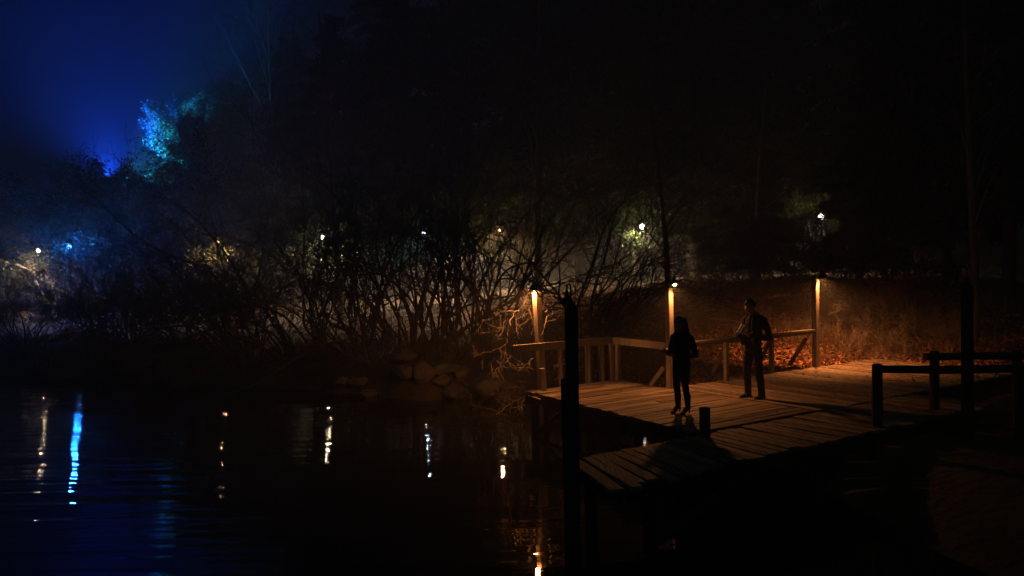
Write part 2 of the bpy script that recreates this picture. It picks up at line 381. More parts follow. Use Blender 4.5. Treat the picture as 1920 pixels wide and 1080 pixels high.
# an older rail on the bank behind the corner
r3 = rail_thing('old_rail', 'grey old rail on stubby posts on the bank behind the deck corner', (2, 19, gz(2, 19)))
pa = at(1090, 639, 18.9); pb = at(1246, 634, 19.4)
mb = MB(); mb.beam(pa, pb, .06, .11, bevel=.01, jit=.004); onto(mb.build('rail', M['beam']), r3)
for k, u in enumerate((1106, 1226)):
    p = pa.lerp(pb, (u - 1090) / 156.0) - Vector((0, 0, .07)); mb = MB(); mb.beam(p, Vector((p.x, p.y, gz(p.x, p.y) - .2)), .1, .1, up=U, bevel=.01); onto(mb.build('post', M['beam']), r3)
p = px(1322, 818, WZ)
bol = empty('mooring_post', (p.x, p.y, WZ), label='short square dark stub post at the near corner of the wide deck', cat='post')
mb = MB(); mb.beam(Vector((p.x, p.y, -.5)), Vector((p.x, p.y, WZ + .40)), .118, .118, up=U, bevel=.008); onto(mb.build('post', M['dark_wood']), bol)
mb = MB(); mb.beam(Vector((p.x, p.y, WZ + .402)), Vector((p.x, p.y, WZ + .418)), .124, .124, up=U, bevel=.004); onto(mb.build('cap', M['dark_wood']), bol)

# ------------------------------------------------------------------ lamp posts of the deck
def deck_lamp(foot, top_z, label, lit=True, lean=(0, 0), mat='post', off=.14, tilt=(0, 0), size=.118, power=0, hood=1.0, zb=-.9, arm=V, drop=.0, spot=160, blend=.7):
    e = empty('lamp_post', (foot.x, foot.y, foot.z), label=label, cat='lamp post', group='lamp posts around the deck')
    top = Vector((foot.x + lean[0], foot.y + lean[1], top_z)); d = (top - Vector(foot)).normalized()
    bot = Vector(foot) + d * ((zb - foot.z) / d.z)
    mb = MB(); mb.beam(bot, top, size, size, up=U, bevel=.007, jit=.0015); onto(mb.build('post', M[mat]), e)
    mb = MB(); mb.beam(top + Vector((0, 0, .002)), top + Vector((0, 0, .045)), size * .62, size * .62, up=U, bevel=.006)
    mb.beam(top + Vector((0, 0, .046)), top + Vector((0, 0, .1)), size * .3, size * .3, up=U, bevel=.006); onto(mb.build('post_cap', M[mat]), e)
    # gooseneck
    T = top + Vector((0, 0, .1)); pts = [T - Vector((0, 0, .03)), T + Vector((0, 0, .12))]
    for k in range(1, 8):
        a = math.pi * k / 8; pts.append(T + Vector((0, 0, .12 + .07 * math.sin(a))) + arm * (off * (1 - math.cos(a)) / 2))
    end = T + arm * off + Vector((0, 0, .10 - drop)); pts.append(end)
    mb = MB(); mb.tube(pts, .011, 8); lamp = mb.build('lamp', M['metal'], smooth=True); onto(lamp, e)
    ax = Vector((tilt[0], tilt[1], -1)).normalized(); h = hood
    prof = [(.018, -.03), (.03, 0), (.032, .05), (.05, .065), (.075, .1), (.092, .128), (.1, .14), (.096, .14), (.07, .102), (.045, .07), (.02, .06)]
    mb = MB(); mb.lathe([(r * h, z * h) for r, z in prof], end, 24, ax, close=True); hd = mb.build('hood', M['metal'], smooth=True); hd.parent = lamp
    # bulb
    bc = end + ax * (.118 * h)
    mb = MB(); mb.lathe([(.004, -.05), (.018, -.045), (.03, -.02), (.036, 0), (.03, .02), (.017, .032), (.003, .036)], bc, 14, ax)
    bl = mb.build('bulb', M['bulb_warm'] if lit else M['bulb_off'], smooth=True); bl.parent = lamp
    if lit:
        L = bpy.data.lights.new('lamp_light', 'SPOT'); L.energy = power; L.color = (1, .35, .095); L.shadow_soft_size = .045; L.spot_size = R(spot); L.spot_blend = blend
        lo = bpy.data.objects.new('lamp_light', L); COL.objects.link(lo); lo.location = bc + ax * .04
        lo.rotation_euler = ax.to_track_quat('-Z', 'Y').to_euler()
        onto(lo, e)
    return e
LM = px(1257, 728, DZ); LR = px(1530, 688, DZ); LL = px(1017, 728, DZ)
PW = 165
topM = at(1257, 541, LM.y).z; topR = at(1528, 525, LR.y).z; topLv = at(1006, 548, LL.y)
deck_lamp(LL, topLv.z, 'leaning pale lamp post at the far-left deck corner with a dead branch over its lamp', lean=(topLv.x - LL.x, 0), power=PW * 1.3, spot=172, blend=.3, tilt=(-.22, .18), size=.135, off=.15, arm=(V * .75 - U).normalized())
deck_lamp(LM, topM, 'lit lamp post just behind the long-haired woman', power=PW, spot=152, tilt=(.05, -.34), size=.12, off=.14)
deck_lamp(LR, topR, 'lit lamp post at the right end of the handrail by the leafy bank', power=PW * 3.2, spot=152, tilt=(.12, .3), size=.12, off=.15, arm=(V + U * .6).normalized())
BPf = px(1075, 884, WZ); tb = at(1071, 577, BPf.y)
deck_lamp(BPf, tb.z, 'black unlit lamp post standing tallest in front of the deck at the boardwalk tip', lit=False, mat='dark_wood', size=.118, off=.05, hood=.95, lean=(tb.x - BPf.x, 0), drop=.02, arm=Vector((-1, 0, 0)))
q = at(1065, 712, BPf.y - .02)
pl = empty('mooring_pile', (q.x - .02, BPf.y - .02, 0), label='thick black pile bolted beside the unlit lamp post at the boardwalk tip', cat='pile')
mb = MB(); mb.tube([Vector((q.x + .03, BPf.y - .01, -.9)), Vector((q.x + .0, BPf.y - .01, q.z))], [.098, .09], 12); onto(mb.build('pile', M['dark_wood'], smooth=False), pl)
NP = px(1814, 800, .80); tn = at(1812, 535, NP.y)
deck_lamp(NP, tn.z, 'black unlit lamp post rising from the near dark fence on the right', lit=False, mat='dark_wood', size=.13, off=.17, hood=1.0, arm=Vector((-1, -.1, 0)).normalized(), drop=.1)

# ------------------------------------------------------------------ dark log fences at the right
def log_fence(label, foots, rail_uv, zf, Y, over=(.15, 3.0)):
    e = empty('log_fence', (foots[0][0], foots[0][1], zf), label=label, cat='fence', group='dark log fences at the right')
    for (x, y, zt) in foots:
        g0 = min(gz(x, y), zf) - .3
        mb = MB(); mb.tube([Vector((x, y, g0)), Vector((x, y, zf + .4)), Vector((x + .005, y, zt - .02)), Vector((x + .005, y, zt))], [.082, .078, .075, .055], 10); onto(mb.build('post', M['dark_wood'], smooth=False), e)
    return e
F1 = px(1645, 800, WZ); F2 = px(1752, 766, DZ)
z1 = at(1645, 682, F1.y).z; z2 = at(1752, 658, F2.y).z
fe = log_fence('near dark log fence with one rail, starting at the boardwalk edge', [(F1.x, F1.y, z1), (at(1910, 690, F1.y + .1).x, F1.y + .1, z1 - .05)], None, WZ, F1.y)
ra = at(1640, 692, F1.y - .02); rb = at(2010, 692, F1.y + .1)
mb = MB(); mb.tube([ra, ra.lerp(rb, .35) + Vector((0, 0, -.012)), ra.lerp(rb, .7) + Vector((0, 0, .01)), rb], [.058, .064, .062, .06], 10); onto(mb.build('rail', M['dark_wood'], smooth=True), fe)
fe2 = log_fence('far dark log fence with one rail, behind the near one', [(F2.x, F2.y, z2), (at(1906, 670, F2.y + .2).x, F2.y + .2, z2 - .03)], None, WZ, F2.y)
ra = at(1734, 669, F2.y - .03); rb = at(2040, 668, F2.y + .3)
mb = MB(); mb.tube([ra, ra.lerp(rb, .35) + Vector((0, 0, .012)), ra.lerp(rb, .7), rb], [.06, .063, .06, .06], 10); onto(mb.build('rail', M['dark_wood'], smooth=True), fe2)

# ------------------------------------------------------------------ people: one continuous skin each, clothes and hair as its children
def chain_into(mb, pts, n=14, side=(1, 0, 0)):
    """elliptical tube with rounded ends; pts = (x, y, z, r_side, r_front)"""
    P_ = [Vector(p[:3]) for p in pts]; base = len(mb.v); k = len(P_); rows = []
    for i in range(k):
        d = (P_[min(i + 1, k - 1)] - P_[max(i - 1, 0)]).normalized(); a = Vector(side) - d * d.dot(Vector(side))
        if a.length < .2: a = Vector((0, 1, 0)) - d * d.y
        a.normalize(); b = d.cross(a); rows.append((P_[i], a, b, d, pts[i][3], pts[i][4]))
    full = []
    p, a, b, d, r1, r2 = rows[0]; rm = min(r1, r2)
    for q in (1.0, .8, .45): full.append((p - d * rm * q * .8, a, b, r1 * math.sqrt(1 - q * q * .98), r2 * math.sqrt(1 - q * q * .98)))
    for (p, a, b, d, r1, r2) in rows: full.append((p, a, b, r1, r2))
    p, a, b, d, r1, r2 = rows[-1]; rm = min(r1, r2)
    for q in (.45, .8, 1.0): full.append((p + d * rm * q * .8, a, b, r1 * math.sqrt(1 - q * q * .98), r2 * math.sqrt(1 - q * q * .98)))
    vs = []; fs = []
    for (p, a, b, r1, r2) in full:
        for j in range(n):
            t = 2 * math.pi * j / n; vs.append(p + a * (math.cos(t) * r1) + b * (math.sin(t) * r2))
    m_ = len(full)
    for i in range(m_ - 1):
        for j in range(n): fs.append((i * n + j, i * n + (j + 1) % n, (i + 1) * n + (j + 1) % n, (i + 1) * n + j))
    fs.append(tuple(reversed(range(n)))); fs.append(tuple((m_ - 1) * n + j for j in range(n)))
    mb.add(vs, fs)
def blob(name, chains, mat, parent, voxel=.008, smooth=4, wrinkle=0.0, wscale=9, side=(1, 0, 0), xf=None):
    mb = MB()
    for c in chains: chain_into(mb, c, side=side)
    me = mb.mesh(name)
    if xf: me.transform(xf)
    o = bpy.data.objects.new(name, me); COL.objects.link(o)
    md = o.modifiers.new('r', 'REMESH'); md.mode = 'VOXEL'; md.voxel_size = voxel; md.use_smooth_shade = True
    if smooth: sm_ = o.modifiers.new('s', 'SMOOTH'); sm_.factor = .5; sm_.iterations = smooth
    dg = bpy.context.evaluated_depsgraph_get(); m2 = bpy.data.meshes.new_from_object(o.evaluated_get(dg)); o.modifiers.clear(); o.data = m2
    if wrinkle:
        m2.calc_loop_triangles(); nr = [v.normal.copy() for v in m2.vertices]
        for v, nn in zip(m2.vertices, nr):
            c = v.co; q = noise.noise(Vector((c.x * wscale * .8, c.y * wscale * .8, c.z * wscale * 1.7))) + .5 * noise.noise(c * wscale * 3)
            v.co = c + nn * q * wrinkle
    m2.materials.clear(); m2.materials.append(mat); m2.polygons.foreach_set('use_smooth', [True] * len(m2.polygons)); m2.update()
    o.parent = parent; return o
def hand(wr, d, palm_n, thumb_side, s=1.0, curl=.7):
    """wrist point, pointing direction, palm normal; returns chains for palm, four unequal fingers and thumb"""
    wr = Vector(wr); d = Vector(d).normalized(); pn = Vector(palm_n); pn = (pn - d * pn.dot(d)).normalized(); sd = d.cross(pn).normalized() * thumb_side
    ch = [[(*(wr - d * .03 * s), .024 * s, .02 * s), (*(wr + d * .02 * s), .03 * s, .018 * s), (*(wr + d * .075 * s), .036 * s, .016 * s)]]
    for k, (off, L) in enumerate(((.030, .070), (.010, .080), (-.010, .075), (-.029, .058))):
        b = wr + d * .075 * s + sd * off * s; q = d; pts = [(*(b - d * .02 * s), .0095 * s, .0095 * s)]; pts.append((*b, .0095 * s, .0095 * s)); c = b
        for j in range(3):
            q = (q + pn * curl * (.35 + .15 * j)).normalized(); c = c + q * L * s * (.45, .32, .23)[j]; pts.append((*c, (.0092, .0086, .0075)[j] * s, (.0092, .0086, .0075)[j] * s))
        ch.append(pts)
    b = wr + d * .02 * s + sd * .025 * s; q = (d * .6 + sd * .8 + pn * .3).normalized()
    c = b + q * .035 * s; e_ = c + (q + pn * curl * .7 + d * .4).normalized() * .032 * s
    ch.append([(*b, .014 * s, .014 * s), (*c, .011 * s, .011 * s), (*e_, .0095 * s, .0095 * s)])
    return ch
def skin_mat(name, c):
    m, t, p, o = new_mat(name); n = t.nodes.new('ShaderNodeTexNoise'); n.inputs['Scale'].default_value = 18
    r = ramp(t, [(.3, tuple(x * .85 for x in c)), (.7, c)]); t.links.new(n.outputs[0], r.inputs[0]); t.links.new(r.outputs[0], p.inputs['Base Color'])
    p.inputs['Roughness'].default_value = .5; p.inputs['Subsurface Weight'].default_value = .0; return m
M['skin'] = skin_mat('skin', (.5, .29, .2))
M['hair'] = mat_noise('dark_hair', [(.3, (.016, .009, .006)), (.7, (.045, .024, .014))], scale=14, rough=.45, bump=.9, stretch=(6, 6, .5), bscale=26, spec=.5, bdist=.01)
M['black_cloth'] = mat_noise('black_cloth', [(.3, (.012, .012, .013)), (.7, (.026, .025, .026))], scale=10, rough=.85, bump=.3, bscale=60)
M['denim'] = mat_noise('dark_denim', [(.3, (.012, .018, .028)), (.7, (.03, .042, .06))], scale=14, rough=.85, bump=.3, bscale=90)
M['leather'] = mat_noise('black_leather', [(.3, (.01, .009, .008)), (.7, (.022, .02, .018))], scale=20, rough=.6, bump=.2, spec=.3)
M['shirt'] = mat_noise('grey_shirt', [(.3, (.022, .022, .022)), (.7, (.04, .038, .036))], scale=10, rough=.8, bump=.2)
M['paper'] = mat_noise('paper', [(.3, (.55, .5, .42)), (.7, (.68, .63, .54))], scale=10, rough=.7, bump=0)
M['sole'] = mat_noise('sole', [(.3, (.02, .018, .016)), (.7, (.04, .035, .03))], scale=10, rough=.7, bump=0)
def head_chains(pitch, c, s=1.0, female=False):
    """skull, jaw, nose, brow, lips, ears around centre c, facing -Y, then pitched forward"""
    X = Matrix.Translation(Vector(c)) @ Matrix.Rotation(R(pitch), 4, 'X') @ Matrix.Scale(s, 4)
    jw = .046 if female else .054
    raw = [
        [(0, .02, -.02, .072, .088), (0, .022, .03, .077, .098), (0, .018, .07, .066, .085)],
        [(0, -.03, -.06, jw, .05), (0, -.05, -.085, jw * .75, .035), (0, -.062, -.098, .026, .02)],
        [(0, -.04, .02, .058, .05), (0, -.05, -.03, .055, .045), (0, -.048, -.065, .045, .04)],
        [(0, -.088, .012, .008, .009), (0, -.104, -.015, .011, .013), (0, -.108, -.028, .016, .012)],
        [(-.036, -.078, .026, .008, .007), (0, -.09, .028, .009, .008), (.036, -.078, .026, .008, .007)],
        [(-.022, -.085, -.058, .006, .006), (0, -.094, -.056, .008, .009), (.022, -.085, -.058, .006, .006)],
        [(-.018, -.083, -.066, .005, .006), (0, -.09, -.067, .008, .008), (.018, -.083, -.066, .005, .006)],
        [(-.032, -.075, .006, .011, .010), (-.028, -.078, .006, .011, .010)], [(.032, -.075, .006, .011, .010), (.028, -.078, .006, .011, .010)],
        [(-.078, .012, .012, .008, .018), (-.08, .012, -.025, .007, .014)], [(.078, .012, .012, .008, .018), (.08, .012, -.025, .007, .014)]]
    out = []
    for ch in raw: out.append([(*(X @ Vector(p[:3])), p[3] * s, p[4] * s) for p in ch])
    return out, X
# --- the man
MF = px(1413, 747, DZ)
man = empty('person', (MF.x, MF.y, DZ + .012), R(-58), label='man with short dark hair and dark jacket, head bowed over a booklet in his hands', cat='person', group='couple standing on the deck')
HC = (0, -.075, 1.655)
hch, HX = head_chains(30, HC)
def limb(*p): return [list(q) for q in p]
LWr = (.09, -.24, 1.17); RWr = (-.14, -.27, 1.15)
body = hch + [
    [(0, .045, 1.40, .06, .06), (0, .01, 1.50, .055, .058), (0, -.03, 1.58, .055, .06)],
    [(0, 0, .93, .155, .105), (0, -.01, 1.05, .14, .10), (0, .0, 1.2, .155, .11), (0, .02, 1.34, .175, .11), (0, .03, 1.44, .15, .08)],
    [(-.14, .03, 1.43, .065, .06), (-.195, .03, 1.41, .055, .055), (-.235, .0, 1.24, .045, .047), (-.255, -.03, 1.10, .042, .042), (-.20, -.16, 1.12, .036, .036), RWr + (.026, .024)],
    [(.14, .03, 1.43, .065, .06), (.195, .05, 1.41, .055, .055), (.235, .10, 1.24, .045, .047), (.262, .12, 1.09, .042, .042), (.18, -.07, 1.12, .037, .037), LWr + (.026, .024)],
    [(-.085, 0, .92, .09, .095), (-.095, -.02, .72, .078, .085), (-.11, -.045, .50, .055, .062), (-.12, -.02, .32, .052, .058), (-.125, .0, .1, .036, .042)],
    [(.085, 0, .92, .09, .095), (.105, .0, .72, .078, .085), (.13, -.01, .50, .055, .062), (.145, .02, .32, .052, .058), (.15, .04, .1, .036, .042)],
    [(-.125, .02, .07, .028, .028), (-.13, -.07, .045, .025, .018)],
    [(.15, .06, .07, .028, .028), (.16, -.03, .045, .025, .018)]]
body += hand(LWr, (-.55, -.62, .45), (-.3, .35, 1), -1, 1.05, .8) + hand(RWr, (.45, -.55, .55), (.3, .5, .8), 1, 1.05, .8)
blob('body', body, M['skin'], man, voxel=.006, smooth=2)
jk = [[(0, .0, .90, .175, .125), (0, -.005, 1.0, .17, .122), (0, .0, 1.15, .172, .127), (0, .02, 1.32, .195, .13), (0, .03, 1.44, .165, .10), (0, .03, 1.49, .09, .075)],
      [(-.13, .03, 1.445, .075, .075), (-.195, .03, 1.42, .072, .075), (-.24, .0, 1.25, .063, .066), (-.262, -.02, 1.09, .06, .06), (-.22, -.12, 1.11, .054, .054), (-.155, -.24, 1.145, .044, .042)],
      [(.13, .03, 1.445, .075, .075), (.195, .05, 1.42, .072, .075), (.24, .11, 1.25, .063, .066), (.27, .135, 1.08, .062, .062), (.22, .02, 1.10, .055, .055), (.12, -.19, 1.155, .044, .042)],
      [(-.10, -.10, 1.46, .022, .018), (-.095, -.125, 1.36, .03, .014), (-.12, -.13, 1.18, .04, .014), (-.13, -.125, .97, .045, .016)],
      [(.10, -.10, 1.46, .022, .018), (.095, -.125, 1.36, .03, .014), (.12, -.13, 1.18, .04, .014), (.13, -.125, .97, .045, .016)],
      [(-.075, -.045, 1.51, .02, .02), (-.08, .03, 1.53, .02, .022), (0, .085, 1.545, .03, .018), (.08, .03, 1.53, .02, .022), (.075, -.045, 1.51, .02, .02)]]
blob('jacket', jk, M['black_cloth'], man, voxel=.008, smooth=3, wrinkle=.009)
blob('shirt', [[(0, -.02, 1.0, .10, .108), (0, -.012, 1.2, .10, .122), (0, -.005, 1.36, .10, .125), (0, -.01, 1.45, .06, .082), (0, -.005, 1.5, .062, .066)]], M['shirt'], man, voxel=.01, smooth=2, wrinkle=.004)
jn = [[(0, 0, .86, .16, .112), (0, 0, .97, .155, .11)],
      [(-.085, 0, .90, .095, .105), (-.097, -.02, .72, .088, .094), (-.112, -.045, .50, .07, .076), (-.122, -.02, .32, .066, .07), (-.127, .0, .10, .06, .066), (-.128, -.0, .055, .062, .068)],
      [(.085, 0, .90, .095, .105), (.107, .0, .72, .088, .094), (.132, -.01, .50, .07, .076), (.147, .02, .32, .066, .07), (.152, .04, .10, .06, .066), (.153, .04, .055, .062, .068)]]
blob('jeans', jn, M['denim'], man, voxel=.008, smooth=3, wrinkle=.008, wscale=12)
for sx, sy, hx in ((-.128, .01, -.006), (.156, .05, .012)):
    so_ = blob('shoe', [[(sx, sy + .035, .05, .038, .042), (sx + hx * .4, sy - .04, .047, .042, .04), (sx + hx, sy - .12, .035, .046, .028), (sx + hx * 1.5, sy - .19, .03, .034, .02)], [(sx, sy + .03, .09, .036, .04), (sx, sy + .02, .12, .036, .042)]], M['leather'], man, voxel=.007, smooth=3)
    mb = MB(); mb.box((sx, sy + .045, .012), (.07, .06, .026), bevel=.006); mb.box((sx + hx, sy - .115, .006), (.078, .17, .013), bevel=.005); k_ = mb.build('sole', M['sole'], so_)
hr = [[(0, .045, .03, .078, .088), (0, .035, .07, .078, .092), (0, .02, .10, .062, .078)], [(0, .085, -.03, .062, .045), (0, .09, .03, .07, .05)],
      [(-.074, .02, .045, .012, .03), (-.076, .03, 0, .009, .02)], [(.074, .02, .045, .012, .03), (.076, .03, 0, .009, .02)], [(-.03, -.052, .09, .02, .014), (.0, -.06, .10, .026, .018), (.03, -.052, .09, .02, .014)]]
blob('hair', [[(*(HX @ Vector(p[:3])), p[3], p[4]) for p in c] for c in hr], M['hair'], man, voxel=.006, smooth=2, wrinkle=.006, wscale=30)
# booklet resting on his fingers (a thing of its own)
def man_w(p): return Matrix.Translation(man.location) @ Matrix.Rotation(R(-58), 4, 'Z') @ Vector(p)
bk = empty('booklet', man_w((-.01, -.29, 1.265)), label='narrow pale booklet held tilted in the hands of the man', cat='booklet')
bk.rotation_euler = (Matrix.Rotation(R(-58), 4, 'Z') @ Matrix.Rotation(R(44), 4, 'X') @ Matrix.Rotation(R(14), 4, 'Y')).to_euler()
for sg in (-1, 1):
    mb = MB(); k = 6; vs = []
    for i in range(k + 1):
        x = sg * .052 * i / k; z = .012 * math.sin(math.pi * i / k) + .006
        for (yy, zz) in ((-.105, z), (.105, z), (.105, z - .006), (-.105, z - .006)): vs.append((x, yy, zz))
    fs = []
    for i in range(k):
        for j in range(4): fs.append((i * 4 + j, i * 4 + (j + 1) % 4, i * 4 + 4 + (j + 1) % 4, i * 4 + 4 + j))
    fs += [(0, 1, 2, 3), (k * 4 + 3, k * 4 + 2, k * 4 + 1, k * 4)]
    mb.add(vs, fs); mb.build('page_block', M['paper'], bk)
mb = MB(); mb.box((0, 0, -.003), (.112, .22, .005), bevel=.001); mb.build('cover', M['leather'], bk)
# --- the woman
WF = px(1279, 776, DZ)
wom = empty('person', (WF.x, WF.y, DZ + .012), R(-50), label='woman with very long dark hair beside the lit post, skinny jeans and high-heeled boots', cat='person', group='couple standing on the deck')
WC = (0, -.055, 1.475)
hch, WX = head_chains(24, WC, .93, True)
LW2 = (.05, -.27, .98); RW2 = (-.10, -.25, 1.07)
body = hch + [
    [(0, .03, 1.24, .045, .05), (0, .01, 1.33, .042, .046), (0, -.02, 1.41, .043, .048)],
    [(0, 0, .86, .15, .10), (0, 0, .97, .115, .085), (0, 0, 1.06, .115, .09), (0, .01, 1.18, .135, .10), (0, .02, 1.28, .12, .065)],
    [(-.12, .02, 1.27, .05, .05), (-.165, .02, 1.25, .042, .042), (-.195, .0, 1.10, .036, .037), (-.21, -.01, .985, .034, .034), (-.16, -.13, 1.02, .029, .029), RW2 + (.022, .02)],
    [(.12, .02, 1.27, .05, .05), (.165, .03, 1.25, .042, .042), (.20, .06, 1.10, .036, .037), (.225, .07, .97, .034, .034), (.15, -.1, .97, .029, .029), LW2 + (.022, .02)],
    [(-.075, 0, .85, .08, .09), (-.08, -.01, .66, .066, .075), (-.085, -.03, .47, .047, .053), (-.09, -.0, .32, .046, .052), (-.09, .01, .15, .024, .026)],
    [(.075, 0, .85, .08, .09), (.085, -.01, .66, .066, .075), (.095, -.03, .47, .047, .053), (.10, .0, .32, .046, .052), (.10, .02, .15, .024, .026)],
    [(-.09, .02, .12, .022, .022), (-.092, -.03, .085, .018, .014)],
    [(.10, .03, .12, .022, .022), (.104, -.02, .085, .018, .014)]]
body += hand(LW2, (-.5, -.75, .1), (-.3, .2, 1), -1, .93, .9) + hand(RW2, (.45, -.75, -.15), (.2, .3, .9), 1, .93, .9)
blob('body', body, M['skin'], wom, voxel=.006, smooth=2)
jk = [[(0, .0, .88, .16, .125), (0, .0, .94, .16, .125), (0, .0, 1.05, .15, .125), (0, .01, 1.18, .165, .13), (0, .02, 1.28, .145, .09), (0, .02, 1.33, .07, .06)],
      [(-.11, .02, 1.28, .062, .062), (-.165, .02, 1.255, .06, .062), (-.195, .0, 1.10, .055, .057), (-.205, -.01, .98, .053, .053), (-.165, -.11, 1.01, .044, .044), (-.115, -.22, 1.06, .036, .034)],
      [(.11, .02, 1.28, .062, .062), (.165, .03, 1.255, .06, .062), (.20, .07, 1.10, .058, .06), (.215, .09, .965, .056, .056), (.17, -.06, .965, .046, .046), (.075, -.235, .975, .036, .034)],
      [(-.05, -.06, 1.34, .02, .02), (-.06, .03, 1.355, .02, .02), (0, .075, 1.365, .03, .018), (.06, .03, 1.355, .02, .02), (.05, -.06, 1.34, .02, .02)]]
blob('jacket', jk, M['black_cloth'], wom, voxel=.008, smooth=3, wrinkle=.009)
jn = [[(0, 0, .82, .148, .105), (0, 0, .9, .145, .105)],
      [(-.075, 0, .84, .086, .096), (-.081, -.01, .66, .073, .082), (-.086, -.03, .47, .054, .06), (-.091, -.0, .32, .053, .058), (-.091, .01, .19, .04, .044)],
      [(.075, 0, .84, .086, .096), (.086, -.01, .66, .073, .082), (.096, -.03, .47, .054, .06), (.101, .0, .32, .053, .058), (.101, .02, .19, .04, .044)]]
blob('jeans', jn, M['denim'], wom, voxel=.008, smooth=2, wrinkle=.005, wscale=12)
for sx, sy in ((-.091, .01), (.101, .02)):
    b_ = blob('boot', [[(sx, sy, .29, .056, .06), (sx, sy, .2, .05, .056), (sx, sy, .15, .045, .05), (sx, sy + .01, .11, .042, .048)],
                    [(sx, sy + .02, .11, .04, .044), (sx + .002, sy - .05, .078, .042, .04), (sx + .004, sy - .12, .036, .042, .028), (sx + .006, sy - .175, .024, .028, .018)]], M['leather'], wom, voxel=.006, smooth=2, wrinkle=.003)
    mb = MB(); mb.lathe([(.009, .0), (.010, .03), (.018, .085)], (sx, sy + .045, 0), 8); mb.box((sx + .005, sy - .12, .005), (.06, .1, .009), bevel=.003); mb.build('heel', M['sole'], b_)
hr = [[(0, .04, .0, .08, .085), (0, .03, .05, .082, .094), (0, .022, .085, .07, .084), (0, .018, .105, .045, .06)]]
hair = [[(*(WX @ Vector(p[:3])), p[3] * .97, p[4] * .97) for p in c] for c in hr]
hair += [[(0, .05, 1.52, .074, .075), (0, .075, 1.42, .082, .062), (0, .10, 1.30, .10, .05), (.01, .13, 1.18, .11, .045), (.01, .14, 1.08, .09, .035), (.02, .14, .99, .05, .02)],
         [(.066, .03, 1.53, .014, .035), (.07, .02, 1.43, .016, .035), (.085, -.02, 1.33, .02, .035), (.09, -.075, 1.22, .022, .026), (.08, -.115, 1.12, .014, .014)],
         [(-.066, .03, 1.53, .014, .035), (-.07, .02, 1.43, .016, .035), (-.085, -.03, 1.33, .02, .035), (-.09, -.08, 1.22, .022, .026), (-.075, -.12, 1.13, .014, .014)]]
blob('hair', hair, M['hair'], wom, voxel=.007, smooth=2, wrinkle=.010, wscale=22)
def wom_w(p): return Matrix.Translation(wom.location) @ Matrix.Rotation(R(-50), 4, 'Z') @ Vector(p)
ph = empty('phone', wom_w((-.02, -.37, 1.04)), label='small dark phone held by the woman', cat='phone')
ph.rotation_euler = (Matrix.Rotation(R(-50), 4, 'Z') @ Matrix.Rotation(R(-30), 4, 'X')).to_euler()
mb = MB(); mb.box((0, 0, 0), (.072, .145, .009), bevel=.003); mb.build('case', M['leather'], ph)
mb = MB(); mb.box((0, 0, .0058), (.064, .134, .002), bevel=.0005); mb.build('screen', M['metal'], ph)

# ------------------------------------------------------------------ park lamps on the far side of the pond
def park_lamp(u, v, Y, label, kind, power, globe=.1):
    p = at(u, v, Y); g0 = gz(p.x, Y)
    e = empty('park_lamp', (p.x, Y, g0), label=label, cat='park lamp', group='park lamps beyond the trees')
    mb = MB(); mb.lathe([(.11, 0), (.11, .12), (.06, .2), (.045, .6), (.04, p.z - g0 - .34), (.07, p.z - g0 - .3), (.05, p.z - g0 - .24)], (0, 0, 0), 10)
    o = mb.build('pole', M['metal'], smooth=True); o.parent = e
    mb = MB(); mb.lathe([(.02, .42), (.05, .34), (.21, .19), (.2, .16)], (0, 0, p.z - g0), 12)
    for k in range(4):
        a = math.pi / 2 * k + .6; mb.tube([Vector((.09 * math.cos(a), .09 * math.sin(a), p.z - g0 - .24)), Vector((.17 * math.cos(a), .17 * math.sin(a), p.z - g0 + .18))], .009, 5)
    o = mb.build('lantern_frame', M['metal']); o.parent = e
    bm = bmesh.new(); bmesh.ops.create_uvsphere(bm, u_segments=14, v_segments=9, radius=globe); me = bpy.data.meshes.new('globe'); bm.to_mesh(me); bm.free()
    o = link_mesh('globe', me, M[{'w': 'bulb_white', 'a': 'bulb_amber', 'c': 'bulb_pale', 'b': 'bulb_blue'}[kind]], e, smooth=True); o.location = (0, 0, p.z - g0)
    L = bpy.data.lights.new('globe_light', 'POINT' if kind == 'b' else 'SPOT'); L.energy = power; L.shadow_soft_size = globe * 1.15
    if kind != 'b': L.spot_size = R(172); L.spot_blend = .55
    L.color = {'w': (1, .72, .42), 'a': (1, .55, .22), 'c': (.62, .8, 1), 'b': (.012, .16, 1)}[kind]
    lo = bpy.data.objects.new('globe_light', L); COL.objects.link(lo); lo.location = (0, 0, p.z - g0); lo.parent = e
    if kind != 'b':
        L2 = bpy.data.lights.new('globe_glow', 'POINT'); L2.energy = power * .07; L2.color = L.color; L2.shadow_soft_size = globe * 1.15
        lo = bpy.data.objects.new('globe_glow', L2); COL.objects.link(lo); lo.location = (0, 0, p.z - g0); lo.parent = e
    return e
park_lamp(72, 470, 42, 'warm white lantern low at the far left, beside the blue one', 'w', PL * 1.8)
park_lamp(130, 463, 38.5, 'bright blue lantern glowing through the bare bushes', 'b', PL * 2.0, .10)
park_lamp(408, 453, 38, 'dim amber lantern mostly hidden by twigs, second right of the blue one', 'a', PL * 1.0, .08)
park_lamp(605, 445, 39, 'white lantern with green leaves lit behind it', 'w', PL * 2.4)
park_lamp(795, 436, 36, 'small cold white lantern between dense bare stems', 'c', PL * .5, .08)
park_lamp(862, 420, 47, 'shaded warm lantern behind the thicket, its pool of light on pale ground', 'w', PL * 12, .12)
park_lamp(936, 432, 33.5, 'faint yellowish lantern right of the cold white one', 'a', PL * 2.0, .06)
park_lamp(1204, 425, 38, 'white lantern above the bare trees behind the deck', 'w', PL * 2.4, .12)
park_lamp(1540, 406, 38, 'white lantern in the dark wood right of the couple', 'w', PL * 1.2, .13)
